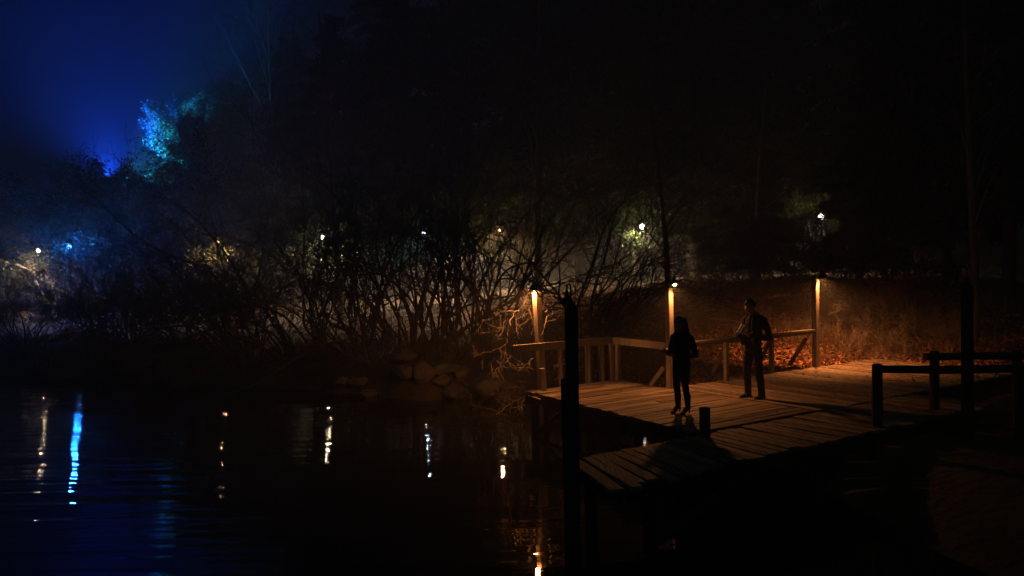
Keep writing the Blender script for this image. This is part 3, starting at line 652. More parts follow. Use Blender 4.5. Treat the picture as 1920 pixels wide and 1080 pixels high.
# floodlights on masts behind the far-left bushes: a blue one washing the haze, an added cyan one tinting the pale tree
def floodlight(u, v, Y, aim, col, power, size, label):
    p = at(u, v, Y); g0 = gz(p.x, Y); h = p.z - g0; ax = Vector(aim).normalized()
    e = empty('floodlight', (p.x, Y, g0), label=label, cat='floodlight', group='floodlights behind the far-left bushes')
    mb = MB(); mb.tube([Vector((0, 0, -.2)), Vector((0, 0, h - .15))], [.07, .045], 10); o = mb.build('mast', M['metal'], smooth=True); o.parent = e
    mb = MB(); mb.lathe([(.05, -.2), (.13, -.16), (.18, 0), (.17, .0), (.12, -.1)], (0, 0, h), 14, ax); o = mb.build('housing', M['metal'], smooth=True); o.parent = e
    mb = MB(); mb.lathe([(.002, -.035), (.155, -.03), (.155, -.028), (.002, -.026)], (0, 0, h), 14, ax); o = mb.build('lens', M['bulb_blue']); o.parent = e
    L = bpy.data.lights.new('flood_beam', 'SPOT'); L.energy = power; L.color = col; L.spot_size = R(size); L.spot_blend = 1.0; L.shadow_soft_size = .12
    lo = bpy.data.objects.new('flood_beam', L); COL.objects.link(lo); lo.parent = e; lo.location = Vector((0, 0, h)) + ax * .02
    lo.rotation_euler = ax.to_track_quat('-Z', 'Y').to_euler(); return e
floodlight(200, 332, 50, FDIR, (.006, .075, 1), FLOOD, 170, 'blue floodlight aimed up behind the dense far-left bushes')
floodlight(222, 335, 48.7, at(330, 262, 50) - at(222, 335, 48.7), (.03, .6, 1), FLOOD * .3, 95, 'added unseen cyan floodlight tinting the pale-leaved tree on the left skyline')  # extra lamp added only to turn the pale leaves teal

# ------------------------------------------------------------------ bare trees and shrubs
def vunit(v): return v / (np.linalg.norm(v) + 1e-9)
class Grow:
    def __init__(s, seed): s.r = np.random.RandomState(seed); s.big = []; s.small = []; s.tips = []
    def branch(s, p, d, L, r, depth, P):
        n = max(3, int(L / P['seg'][min(depth, len(P['seg']) - 1)])); pts = [p.copy()]; rad = [r]; dirs = [d]
        cv = P['curve'] * (P.get('straight', 1) if depth == 0 else 1); bend = s.r.normal(0, 1, 3) * cv; step = L / n
        for i in range(n):
            f = (i + 1) / n
            bend = bend * .8 + s.r.normal(0, 1, 3) * cv * .6
            d = vunit(d + bend + np.array([P['lean'][0], P['lean'][1], P['up'][min(depth, len(P['up']) - 1)]]) * step * (.4 + f))
            p = p + d * step; pts.append(p.copy()); rad.append(r * (1 - f) ** .8 * .92 + r * .08 if depth else r * (1 - .8 * f)); dirs.append(d)
        (s.big if depth <= P['bigd'] else s.small).append((np.array(pts), np.array(rad), depth))
        if depth >= P['depth']:
            s.tips.append((p.copy(), d.copy())); return
        k = P['kids'][depth]; k = int(k * (.75 + .5 * s.r.rand()) + .5)
        for j in range(k):
            f = P['from'][min(depth, len(P['from']) - 1)]; f = f + (1 - f) * (j + s.r.rand()) / k; f = min(f, .98)
            i = int(f * n); q = pts[i] + (pts[min(i + 1, n)] - pts[i]) * (f * n - i); dd = dirs[i]
            a = vunit(np.cross(dd, s.r.normal(0, 1, 3))); ang = R(P['ang']) * (.6 + .8 * s.r.rand())
            nd = vunit(dd * math.cos(ang) + a * math.sin(ang))
            s.branch(q, nd, L * P['ratio'] * (1.15 - .55 * f) * (.7 + .6 * s.r.rand()), max(rad[i] * P['rr'], P['rmin']), depth + 1, P)
def tubes_mesh(name, tubes, sides, rmin=0.0):
    V_ = []; F_ = []; base = 0
    for pts, rad, dep in tubes:
        k = len(pts); n = sides[min(dep, len(sides) - 1)]
        d = np.gradient(pts, axis=0); d /= np.linalg.norm(d, axis=1)[:, None] + 1e-9
        ref = np.array([0, 0, 1.]) if abs(d[0][2]) < .8 else np.array([1., 0, 0])
        a = np.cross(d, ref); a /= np.linalg.norm(a, axis=1)[:, None] + 1e-9; b = np.cross(d, a)
        t = np.arange(n) * 2 * math.pi / n
        rr = np.maximum(rad, rmin)
        ring = pts[:, None, :] + (a[:, None, :] * np.cos(t)[None, :, None] + b[:, None, :] * np.sin(t)[None, :, None]) * rr[:, None, None]
        V_.append(ring.reshape(-1, 3)); i = np.arange(k - 1)[:, None] * n; j = np.arange(n)[None, :]; j2 = (j + 1) % n
        F_.append((np.stack([i + j, i + j2, i + n + j2, i + n + j], -1).reshape(-1, 4)) + base); base += k * n
    V_ = np.concatenate(V_); F_ = np.concatenate(F_)
    me = bpy.data.meshes.new(name); me.vertices.add(len(V_)); me.vertices.foreach_set('co', V_.astype(np.float32).ravel())
    me.loops.add(len(F_) * 4); me.loops.foreach_set('vertex_index', F_.astype(np.int32).ravel())
    me.polygons.add(len(F_)); me.polygons.foreach_set('loop_start', (np.arange(len(F_)) * 4).astype(np.int32))
    me.update(calc_edges=True); me.polygons.foreach_set('use_smooth', [True] * len(F_)); return me
def quads_mesh(name, C_, A_, B_):
    """leaf quads: centre, half-axes"""
    V_ = np.stack([C_ - A_ * .15 - B_, C_ + A_ - B_ * .1, C_ + A_ * .1 + B_, C_ - A_ + B_ * .1], 1).reshape(-1, 3); n = len(C_)
    F_ = np.arange(n * 4)
    me = bpy.data.meshes.new(name); me.vertices.add(n * 4); me.vertices.foreach_set('co', V_.astype(np.float32).ravel())
    me.loops.add(n * 4); me.loops.foreach_set('vertex_index', F_.astype(np.int32)); me.polygons.add(n)
    me.polygons.foreach_set('loop_start', (np.arange(n) * 4).astype(np.int32)); me.update(calc_edges=True); return me
def rand_quads(rs, C_, size, asp=.5, droop=None):
    n = len(C_); a = rs.normal(0, 1, (n, 3)); 
    if droop is not None: a += droop
    a /= np.linalg.norm(a, axis=1)[:, None]; b = np.cross(a, rs.normal(0, 1, (n, 3))); b /= np.linalg.norm(b, axis=1)[:, None] + 1e-9
    sz = size * (.6 + .8 * rs.rand(n))[:, None]; return a * sz, b * sz * asp
SHR = dict(seg=[.4, .28, .2, .2], curve=.13, lean=(0, 0), up=[.05, .05, .04, .02], depth=3, kids=[4, 4, 2], ratio=.55, ang=34, rr=.6, rmin=.007, bigd=1)
SHR['from'] = [.25, .2, .2]
def shrub_meshes(seed, nst, h, lean, spread, r0=.045, over=None):
    P = dict(SHR); P['lean'] = (lean[0] * .09, lean[1] * .09)
    if over: P.update(over)
    G = Grow(seed); rs = G.r
    for k in range(nst):
        a = rs.rand() * 2 * math.pi; q = np.array([math.cos(a), math.sin(a), 0]) * rs.rand() * .45
        d = vunit(np.array([math.cos(a) * spread * rs.rand() + lean[0] * .45, math.sin(a) * spread * rs.rand() + lean[1] * .45, 1]))
        G.branch(q + np.array([0, 0, -.15]), d, h * (.7 + .45 * rs.rand()), r0 * (.6 + .7 * rs.rand()), 0, P)
    return G
def thing_tree(name, label, cat, group, G, mat='bark', sides=(6, 4, 3, 3), parts=('stems', 'twigs'), rmin=.0055):
    e = empty(name, label=label, cat=cat, group=group)
    link_mesh(parts[0], tubes_mesh(parts[0], G.big, sides), M[mat], e)
    if G.small: link_mesh(parts[1], tubes_mesh(parts[1], G.small, sides, rmin), M[mat], e)
    return e
GS = 'bare shrubs along the far shore'
protos = {
 'L': thing_tree('bare_shrub', 'x', 'shrub', GS, shrub_meshes(11, 13, 6.2, (-1.1, -.1), .55)),
 'l': thing_tree('bare_shrub', 'x', 'shrub', GS, shrub_meshes(12, 14, 5.4, (-.6, -.2), .8)),
 'c': thing_tree('bare_shrub', 'x', 'shrub', GS, shrub_meshes(13, 15, 6.4, (-.1, -.1), .55)),
 'r': thing_tree('bare_shrub', 'x', 'shrub', GS, shrub_meshes(14, 9, 7.0, (.8, -.05), .55, over=dict(kids=[5, 3, 2]))),
 'f': thing_tree('bare_shrub', 'x', 'shrub', GS, shrub_meshes(15, 18, 4.2, (0, -.3), 1.2, r0=.03)),
 'v': thing_tree('bare_shrub', 'x', 'shrub', GS, shrub_meshes(16, 9, 7.4, (-.35, -.1), .45, r0=.05, over=dict(curve=.13, ang=44, kids=[5, 4, 2], up=[.03, .0, -.04, -.03]))),
 'u': thing_tree('bare_shrub', 'x', 'shrub', GS, shrub_meshes(17, 22, 2.6, (0, 0), 1.3, r0=.016, over=dict(kids=[6, 4, 2], seg=[.25, .18, .12, .1]))),
}
used = set()
def put(kind, u, Y, rz=0, sc=1.0, label=None, protos=protos, rx=0.0):
    o = protos[kind]
    if kind in used: o = copy_tree(protos[kind])
    used.add(kind); p = at(u, 600, Y); o.location = (p.x, Y, gz(p.x, Y) - .05); o.rotation_euler = (0, rx, R(rz)); o.scale = (sc, sc, sc)
    if label: o['label'] = label
    return o
SPOTS = [
 ('l', -40, 29, 20, .75, 'low bare shrub cut by the left edge of the picture'),
 ('f', 40, 29.5, 0, .9, 'fan-shaped bare bush in front of the warm lantern at far left'),
 ('c', 175, 30, 70, .72, 'upright bare bush just right of the blue lantern, in front of the blue glow'),
 ('l', 240, 30.5, -10, .85, 'bare left-leaning bush between the blue lantern and the arching shrubs'),
 ('L', 330, 27.5, 0, .72, 'shrub of arching stems bent left over the water, leftmost of that shape'),
 ('L', 430, 26, 8, .85, 'long bare stems arching left below the amber lantern'),
 ('L', 540, 25.5, -8, .95, 'large left-bent bare shrub between the amber and the green-lit lantern'),
 ('c', 600, 27, 0, .95, 'bare shrub standing in front of the green-lit white lantern'),
 ('l', 670, 24.5, 5, .95, 'many-stemmed bare shrub above the left end of the shore stones'),
 ('L', 730, 26, -20, .9, 'slanting bare shrub left of the small cold lantern'),
 ('c', 770, 24, 140, .95, 'tangled bare shrub over the shore stones before the cold lantern'),
 ('l', 845, 25.5, 90, 1.0, 'dense bare shrub in front of the pale ground and warm pool of light'),
 ('c', 900, 23.5, 200, .9, 'close-stemmed bare shrub left of the leaning lamp post'),
 ('r', 960, 26, -15, 1.0, 'bare shrub directly behind the leaning lamp post'),
 ('r', 1075, 22.5, 0, .9, 'right-leaning bare shrub left of the railing corner'),
 ('r', 1110, 23.4, 12, .9, 'right-leaning bare shrub rising behind the railing corner'),
 ('f', 1165, 21.5, 30, .7, 'low bare bush with thin pale stems behind the old rail'),
 ('v', 470, 27.5, 0, 1.0, 'tall ragged bare shrub with drooping twigs left of the green-lit lantern'),
 ('v', 690, 26.5, 130, 1.0, 'tall ragged bare shrub between the green-lit and cold lanterns'),
 ('v', 820, 24.8, 220, .95, 'tall ragged bare shrub in front of the warm pool of light'),
 ('u', 300, 31, 180, 1.2, 'low twiggy thicket behind the leftmost arching shrub'),
 ('u', 400, 31, 240, 1.2, 'low twiggy thicket under the amber lantern'),
 ('u', 520, 30, 300, 1.2, 'low twiggy thicket between the amber and green-lit lanterns'),
 ('u', 1330, 31, 20, 1.0, 'low twiggy thicket on the rise between the couple'),
 ('u', 1410, 30, 80, 1.1, 'low twiggy thicket on the rise behind the man'),
 ('u', 1480, 31.5, 140, 1.2, 'low twiggy thicket left of the right lit post'),
 ('u', 1570, 30, 200, 1.2, 'low twiggy thicket on the rise right of the right lit post'),
 ('u', 1650, 29, 260, 1.2, 'low twiggy thicket behind the red shrub'),
 ('u', 1740, 27.5, 320, 1.2, 'low twiggy thicket behind the far dark fence'),
 ('f', 1370, 34, 0, .8, 'spreading bare bush in the haze between the couple'),
 ('f', 1490, 34, 90, .65, 'spreading bare bush in the wood just left of the right lit post'),
 ('f', 1690, 32, 180, .9, 'spreading bare bush in the dark wood above the leaning bare stem'),
 ('f', 700, 23.2, 100, .55, 'small bare bush low over the left shore stones'),
 ('f', 860, 22.6, 200, .6, 'small bare bush low over the middle shore stones'),
 ('f', 480, 25.2, 50, .6, 'small bare bush at the waterline under the arching stems'),
 ('f', 250, 27.8, 150, .6, 'small bare bush at the waterline at the left'),
 ('f', 980, 21.6, 250, .55, 'small bare bush close behind the left end of the railing'),
]
for (k, u, Y_, rz, sc, lab) in SPOTS: put(k, u, Y_, rz, sc, lab)
# single trees
TP = dict(straight=.35, seg=[.6, .4, .3, .25, .25], curve=.03, lean=(0, 0), up=[.12, .08, .06, .03], depth=3, kids=[16, 6, 4], ratio=.42, ang=42, rr=.42, rmin=.008, bigd=0)
TP['from'] = [.25, .15, .2]
def tree_meshes(seed, h, r0, over=None, d0=(0, 0, 1)):
    P = dict(TP); P.update(over or {}); G = Grow(seed); G.branch(np.array([0, 0, -.3]), vunit(np.array(d0, float)), h, r0, 0, P); return G
GT = 'bare trees behind the shore shrubs'
tp = {
 'a': thing_tree('bare_tree', 'x', 'tree', GT, tree_meshes(31, 13, .16), parts=('trunk', 'crown')),
 'b': thing_tree('bare_tree', 'x', 'tree', GT, tree_meshes(32, 9, .11, dict(ang=30, up=[.15, .2, .15, .1])), parts=('trunk', 'crown')),
 'k': thing_tree('bare_tree', 'x', 'tree', GT, tree_meshes(33, 8, .13, dict(ang=60, curve=.05, kids=[13, 6, 4], up=[.1, -.02, 0, 0])), parts=('trunk', 'crown')),
}
for (k, u, Y_, rz, sc, lab) in [
 ('b', 505, 50, 0, 2.0, 'bare tree with upright branches catching blue light at the skyline'),
 ('a', 640, 34, 40, 1.0, 'tall bare tree behind the green-lit lantern'),
 ('a', 1010, 32, 120, 1.2, 'tall bare tree behind the leaning lamp post reaching the top of the picture'),
 ('b', 860, 31, 60, 1.2, 'bare tree with upright branches behind the cold lantern'),
 ('k', 1255, 23.5, 0, .85, 'dark bare tree directly behind the middle lit lamp post'),
 ('k', 1420, 33, 90, 1.15, 'pale bare tree with level twigs behind the man'),
 ('a', 1700, 30, 200, .9, 'bare tree in the dark right of the far white lantern'),
 ('a', 1830, 22, 280, .8, 'tall bare tree behind the fence at the right'),
 ('k', 350, 44, 30, .8, 'spreading bare tree behind the shrubs near the amber lantern')]:
    put(k, u, Y_, rz, sc, lab, tp)
# evergreens: trunk plus whorls of drooping needle sprays
def pine(seed, h, rad, r0, n=16000, size=.16, bare=.12, mat='needles'):
    rs = np.random.RandomState(seed); e = empty('pine_tree', label='x', cat='tree', group='dark pines filling the wood')
    tr = [(np.array([[0, 0, -.3], [rs.normal() * .1, rs.normal() * .1, h * .5], [0, 0, h]]), np.array([r0, r0 * .7, .02]), 0)]
    link_mesh('trunk', tubes_mesh('trunk', tr, (9,)), M['pine_bark'], e)
    br = []; C_ = []
    nb = int(h * 8)
    for k in range(nb):
        f = bare + (1 - bare) * (k + rs.rand()) / nb; L = rad * ((1 - f) ** .7) * (.55 + .65 * rs.rand()) + .25; a = rs.rand() * 6.283
        dx, dy = math.cos(a), math.sin(a); m = 5; q = np.linspace(0, 1, m)
        droop = rs.uniform(-.1, .25)
        pts = np.stack([dx * L * q, dy * L * q, h * f + L * (.18 * q - (.18 + droop) * q * q)], -1); br.append((pts, np.linspace(.035, .008, m) * (1 - f * .5), 2))
        c = max(8, int(n / nb * (L / (rad * .6)))); t = rs.rand(c) ** .6; 
        base = np.stack([np.interp(t, q, pts[:, i]) for i in range(3)], -1); sp = .10 + .2 * L * (1 - t)[:, None] * .6
        C_.append(base + rs.normal(0, 1, (c, 3)) * sp * np.array([1, 1, .45]))
    link_mesh('branches', tubes_mesh('branches', br, (4,)), M['pine_bark'], e)
    C_ = np.concatenate(C_); A_, B_ = rand_quads(rs, C_, size, .28, np.array([0, 0, -.5]))
    link_mesh('crown', quads_mesh('crown', C_, A_, B_), M[mat], e); return e
pp = {'p': pine(51, 17, 4.2, .24, 30000, .2), 'q': pine(52, 14, 3.8, .2, 26000, .18, bare=.2), 's': pine(53, 8, 2.6, .13, 14000, .14, bare=.06)}
for (k, u, Y_, rz, sc, lab) in [
 ('q', 640, 42, 0, 1.05, 'dark pine left of the middle of the skyline, lowest of the row'),
 ('p', 760, 40, 60, 1.05, 'dark pine behind the small cold lantern, on the skyline'),
 ('p', 880, 44, 120, 1.25, 'tall dark pine behind the warm pool of light'),
 ('q', 980, 38.5, 10, 1.25, 'dark pine behind the leaning lamp post'),
 ('p', 1090, 42, 200, 1.3, 'tall dark pine left of the white lantern behind the deck'),
 ('q', 1190, 43, 80, 1.4, 'dark pine right behind the white lantern above the deck'),
 ('p', 1300, 40, 30, 1.25, 'tall dark pine above the haze behind the couple'),
 ('q', 1480, 42, 150, 1.35, 'dark pine left of the lantern in the right-hand wood'),
 ('p', 1645, 37, 260, 1.1, 'dark pine right of the lantern in the right-hand wood'),
 ('s', 1660, 29, 100, 1.1, 'young pine with low boughs, right of the lantern in the right-hand wood'),
 ('q', 1680, 33, 300, 1.15, 'dark pine behind the leafy bank, first of three at the right'),
 ('p', 1780, 29, 0, 1.0, 'dark pine behind the leafy bank, second of three at the right'),
 ('q', 1890, 25, 45, 1.0, 'dark pine behind the leafy bank, third of three at the right'),
 ('s', 1410, 35, 200, 1.0, 'young pine behind the man'),
 ('p', 1400, 50, 100, 1.5, 'tallest dark pine rising above the man'),
 ('p', 1040, 52, 10, 1.6, 'tall dark pine far back behind the black lamp post'),
 ('q', 560, 58, 80, 1.3, 'far dark pine between the blue-tinted bare tree and the middle pines'),
 ('p', 720, 62, 130, 1.5, 'far dark pine at the back behind the cold lantern'),
 ('p', 1230, 62, 190, 1.6, 'far dark pine at the back above the middle lit post'),
 ('q', 1650, 55, 20, 1.6, 'far dark pine at the back above the red shrub'),
 ('p', 1850, 48, 220, 1.5, 'far dark pine at the back of the right edge')]:
    put(k, u, Y_, rz, sc, lab, pp)
# leafy trees beside the lanterns
def leafy(seed, h, r0, n, size, mat, over=None, label='x', group='leafy trees beyond the pond'):
    G = tree_meshes(seed, h, r0, dict(depth=3, kids=[14, 5, 3], **(over or {}))); rs = G.r
    e = thing_tree('leafy_tree', label, 'tree', group, G, parts=('trunk', 'branches'))
    pts = np.concatenate([t[0][1:] for t in G.small]); i = rs.randint(0, len(pts), n); C_ = pts[i] + rs.normal(0, .13, (n, 3))
    A_, B_ = rand_quads(rs, C_, size, .5); link_mesh('crown', quads_mesh('crown', C_, A_, B_), M[mat], e); return e
lp = {'g': leafy(61, 7, .12, 14000, .07, 'leaf_green'), 't': leafy(62, 8.5, .13, 34000, .055, 'leaf_pale', dict(ang=34, up=[.15, .18, .15, .1]))}
for (k, u, Y_, rz, sc, lab) in [
 ('t', 330, 50, 180, 1.35, 'pale-leaved tree washed in teal blue light at the left skyline'),
 ('t', 400, 52, 190, 1.5, 'pale-leaved tree behind the amber lantern, faintly teal'),
 ('t', 372, 47, 60, 1.1, 'lower pale-leaved tree in front of the teal-lit one'),
 ('t', 455, 48.5, 300, 1.25, 'pale-leaved tree farthest right of the teal-tinted ones'),
 ('g', 640, 41, 0, .95, 'green leafy tree lit by the lantern in front of it, left of centre'),
 ('g', 930, 36.5, 80, .9, 'yellow-green leafy tree by the faint yellowish lantern'),
 ('g', 1190, 41, 160, 1.0, 'leafy tree around the white lantern above the deck'),
 ('g', 1480, 40, 200, 1.0, 'green leafy tree left of the lantern in the right-hand wood'),
 ('g', 470, 43, 260, .9, 'green leafy tree between the amber and green-lit lanterns')]:
    put(k, u, Y_, rz, sc, lab, lp)
# dense bushes forming the low dark skyline at the far left
def bush(seed, n, size, mat, label):
    G = shrub_meshes(seed, 16, 4.6, (0, 0), .9, r0=.04, over=dict(depth=3)); rs = G.r
    e = thing_tree('leafy_bush', label, 'bush', 'dense bushes on the far-left bank', G)
    pts = np.concatenate([t[0][1:] for t in G.small]); i = rs.randint(0, len(pts), n); C_ = pts[i] + rs.normal(0, .09, (n, 3))
    A_, B_ = rand_quads(rs, C_, size, .55); link_mesh('crown', quads_mesh('crown', C_, A_, B_), M[mat], e); return e
bp_ = {'d': bush(71, 11000, .05, 'needles', 'x')}
for (k, u, Y_, rz, sc, lab) in [
 ('d', 20, 45, 0, 1.25, 'dense dark bush above the warm lantern at far left'),
 ('d', 120, 44, 70, 1.5, 'dense dark bush above the blue lantern'),
 ('d', 200, 45, 140, 1.6, 'dense dark bush right of the blue lantern at the skyline'),
 ('d', -60, 46, 200, 1.2, 'dense dark bush cut by the left edge'),
 ('d', 420, 43, 200, 1.6, 'dense dark bush behind the arching stems'),
 ('d', 300, 44, 260, 1.6, 'dense dark bush below the teal-lit tree'),
 ('d', -10, 32, 10, .34, 'low leafy undergrowth bush at the left edge, under the warm lantern'),
 ('d', 60, 31.5, 100, .36, 'low leafy undergrowth bush between the warm and blue lanterns'),
 ('d', 130, 32, 190, .34, 'low leafy undergrowth bush under the blue lantern'),
 ('d', 205, 31.5, 280, .38, 'low leafy undergrowth bush right of the blue lantern'),
 ('d', 280, 31, 50, .36, 'low leafy undergrowth bush behind the leftmost arching stems'),
 ('d', 360, 30.5, 140, .38, 'low leafy undergrowth bush left of the amber lantern'),
 ('d', 440, 30, 230, .36, 'low leafy undergrowth bush right under the amber lantern')]:
    put(k, u, Y_, rz, sc, lab, bp_)

# ------------------------------------------------------------------ leaf litter, dry grass, stones, dead branches on the banks
def scatter(rs, n, x0, x1, y0, y1, dens):
    out = []
    while sum(len(a) for a in out) < n:
        x = rs.uniform(x0, x1, n); y = rs.uniform(y0, y1, n); k = rs.rand(n) < dens(x, y); out.append(np.stack([x[k], y[k]], -1))
    return np.concatenate(out)[:n]
def not_deck(x, y):
    dx, dy = x - O.x, y - O.y; s_ = dx * U.x + dy * U.y; t_ = dx * V.x + dy * V.y
    d1 = (t_ > -.15) & (t_ < 4.97) & (s_ > -.4) & ((s_ < 2.4) | (t_ > 1.5)) & (s_ < 9.4)
    d2 = (t_ >= 4.9) & (t_ < 6.5) & (s_ > -3.4) & (s_ < 6.7)
    return ~(d1 | d2)
rs = np.random.RandomState(90)
def dens_l(x, y):
    d = shore_sd(x, y); near = np.exp(-((x - 8) / 7) ** 2) * np.exp(-np.clip(y - 20.5, 0, None) / 4.2)
    clump = .55 + .45 * np.sin(x * 1.9 + np.sin(y * 1.3) * 2) * np.sin(y * 1.7 + x * .6)
    return (d > -.1) * (y > 16.6 + .1 * x) * not_deck(x, y) * np.clip(near * clump + .05, 0, 1)
Pq = scatter(rs, 52000, 1.0, 17, 8, 32, dens_l)
zz = ground_z(Pq[:, 0], Pq[:, 1]) + rs.rand(len(Pq)) ** 2 * .09 + .012
C_ = np.concatenate([Pq, zz[:, None]], 1)
A_ = rs.normal(0, 1, (len(C_), 3)) * [1, 1, .45]; A_ /= np.linalg.norm(A_, axis=1)[:, None]
B_ = np.cross(A_, rs.normal(0, .5, (len(C_), 3)) + [0, 0, 1]); B_ /= np.linalg.norm(B_, axis=1)[:, None]
sz = (.035 + .05 * rs.rand(len(C_)))[:, None]
o = link_mesh('leaf_litter', quads_mesh('leaf_litter', C_, A_ * sz, B_ * sz * .6), M['litter']); tag(o, 'thick rust-brown leaf litter on the bank behind the handrail', 'leaf litter', kind='stuff')
# fallen leaves lying on the boards
Pq = scatter(rs, 420, .5, 9, 11, 21, lambda x, y: (~not_deck(x, y)) * np.exp(-((x - 8.5) / 3.0) ** 2 - ((y - 18.5) / 3.) ** 2) + (~not_deck(x, y)) * .02)
C_ = np.concatenate([Pq, np.full((len(Pq), 1), DZ + .02)], 1); 
tt_ = (C_[:, 0] - O.x) * V.x + (C_[:, 1] - O.y) * V.y; C_[:, 2] = np.where(tt_ > 4.95, WZ + .022, DZ + .024)
A_ = rs.normal(0, 1, (len(C_), 3)) * [1, 1, .25]; A_ /= np.linalg.norm(A_, axis=1)[:, None]; B_ = np.cross(A_, rs.normal(0, .2, (len(C_), 3)) + [0, 0, 1]); B_ /= np.linalg.norm(B_, axis=1)[:, None]
sz = (.022 + .025 * rs.rand(len(C_)))[:, None]
o = link_mesh('fallen_leaves', quads_mesh('fallen_leaves', C_, A_ * sz, B_ * sz * .6), M['litter']); tag(o, 'scattered dry leaves lying on the deck boards', 'leaves', kind='stuff')
# dry grass blades
def grass(name, label, n, box, dens, h0, h1, lean=.5, tuft=14, mat='dry_grass', sd=91):
    rs = np.random.RandomState(sd); c = scatter(rs, n // tuft, *box, dens); c = np.repeat(c, tuft, 0) + rs.normal(0, .09, (len(c) * tuft, 2))
    z = ground_z(c[:, 0], c[:, 1]) - .02; h = rs.uniform(h0, h1, len(c)); a = rs.rand(len(c)) * 6.283; l = rs.rand(len(c)) * lean
    dx, dy = np.cos(a) * l, np.sin(a) * l; w_ = .004 + .004 * rs.rand(len(c)); px_, py_ = -np.sin(a) * w_, np.cos(a) * w_
    b = np.concatenate([c, z[:, None]], 1); ms = np.stack([dx * h * .3, dy * h * .3, h * .6], -1); tp_ = np.stack([dx * h, dy * h, h * (1 - .35 * l)], -1); sd_ = np.stack([px_, py_, px_ * 0], -1)
    V_ = np.stack([b - sd_, b + sd_, b + ms + sd_ * .8, b + ms - sd_ * .8, b + tp_ + sd_ * .15, b + tp_ - sd_ * .15], 1).reshape(-1, 3); k = np.arange(len(c))[:, None] * 6
    F_ = np.concatenate([k + [0, 1, 2, 3], k + [3, 2, 4, 5]], 0)
    me = bpy.data.meshes.new(name); me.vertices.add(len(V_)); me.vertices.foreach_set('co', V_.astype(np.float32).ravel()); me.loops.add(len(F_) * 4); me.loops.foreach_set('vertex_index', F_.astype(np.int32).ravel())
    me.polygons.add(len(F_)); me.polygons.foreach_set('loop_start', (np.arange(len(F_)) * 4).astype(np.int32)); me.update(calc_edges=True)
    o = link_mesh(name, me, M[mat]); tag(o, label, 'grass', kind='stuff')
grass('dry_grass', 'tall dry grass and weeds on the bank right of the handrail', 9000, (6.5, 15, 18.5, 27), lambda x, y: (shore_sd(x, y) > .2) * not_deck(x, y) * np.clip(.25 + .75 * np.sin(x * 1.4 + y) * np.sin(y * 1.1 - x * .4), 0, 1) * (y > 20.6), .15, .6, 1.1, tuft=9)
grass('bank_grass', 'low dry grass on the rising ground behind the deck', 12000, (.5, 9, 19, 34), lambda x, y: (shore_sd(x, y) > .3) * not_deck(x, y) * np.clip(.3 + .7 * np.sin(x * 1.1 + 2) * np.sin(y * .9), 0, 1), .08, .3, 1.1, sd=92)
grass('shore_grass', 'sedge and grass along the far waterline', 12000, (-20, 2.5, 19.5, 33), lambda x, y: (shore_sd(x, y) > np.where(x > -7, 1.3, .3)) * (shore_sd(x, y) < 4) * np.clip(.4 + .6 * np.sin(x * 1.3) * np.sin(y * 1.9 + x), 0, 1), .12, .42, 1.1, sd=93)
# shore stones
def stone(p, s, seed, label):
    bm = bmesh.new(); bmesh.ops.create_icosphere(bm, subdivisions=3, radius=1); r_ = random.Random(seed); off = Vector((r_.random() * 50, r_.random() * 50, 0))
    pl_ = [(Vector((r_.gauss(0, 1), r_.gauss(0, 1), r_.gauss(0, 1))).normalized(), r_.uniform(.62, .85)) for _ in range(9)]
    for v in bm.verts:
        c = v.co.copy()
        for nrm, dd in pl_:
            q = c.dot(nrm)
            if q > dd: c -= nrm * (q - dd)
        c *= 1 + .10 * noise.noise(c * 1.6 + off) + .04 * noise.noise(c * 5 + off); v.co = Vector((c.x * s[0], c.y * s[1], c.z * s[2]))
    me = bpy.data.meshes.new('shore_stone'); bm.to_mesh(me); bm.free(); o = link_mesh('shore_stone', me, M['rock']); o.location = p; o.rotation_euler = (0, 0, r_.random() * 6)
    tag(o, label, 'stone', 'stones along the far waterline')
for i, (u, v, Y_, s, lab) in enumerate([
 (689, 744, 21.9, (.26, .2, .12), 'small pale flat stone at the left end of the stone row'),
 (672, 733, 22.6, (.3, .25, .15), 'dim stone behind the small pale flat one'),
 (760, 735, 21.9, (.42, .3, .2), 'broad stone left of the pointed one'),
 (758, 716, 23.0, (.45, .35, .2), 'dim stone higher on the bank above the broad one'),
 (795, 731, 21.7, (.32, .28, .32), 'pointed triangular stone, brightest of the middle ones'),
 (838, 723, 22.1, (.5, .3, .14), 'long flat stone lying on top of the row'),
 (829, 737, 21.6, (.3, .25, .16), 'low stone under the left end of the long flat one'),
 (855, 738, 21.4, (.36, .3, .24), 'rounded stone under the long flat one'),
 (867, 724, 22.0, (.25, .25, .2), 'stone at the right end of the long flat one'),
 (915, 733, 21.3, (.55, .4, .3), 'large rounded stone at the right end of the row'),
 (640, 737, 22.6, (.28, .2, .12), 'half sunk stone farthest to the left')]):
    p = at(u, v, Y_ - .35); p.z = max(.0, gz(p.x, p.y)) + s[2] * .45; stone(p, tuple(q * 1.15 for q in s), 200 + i, lab)
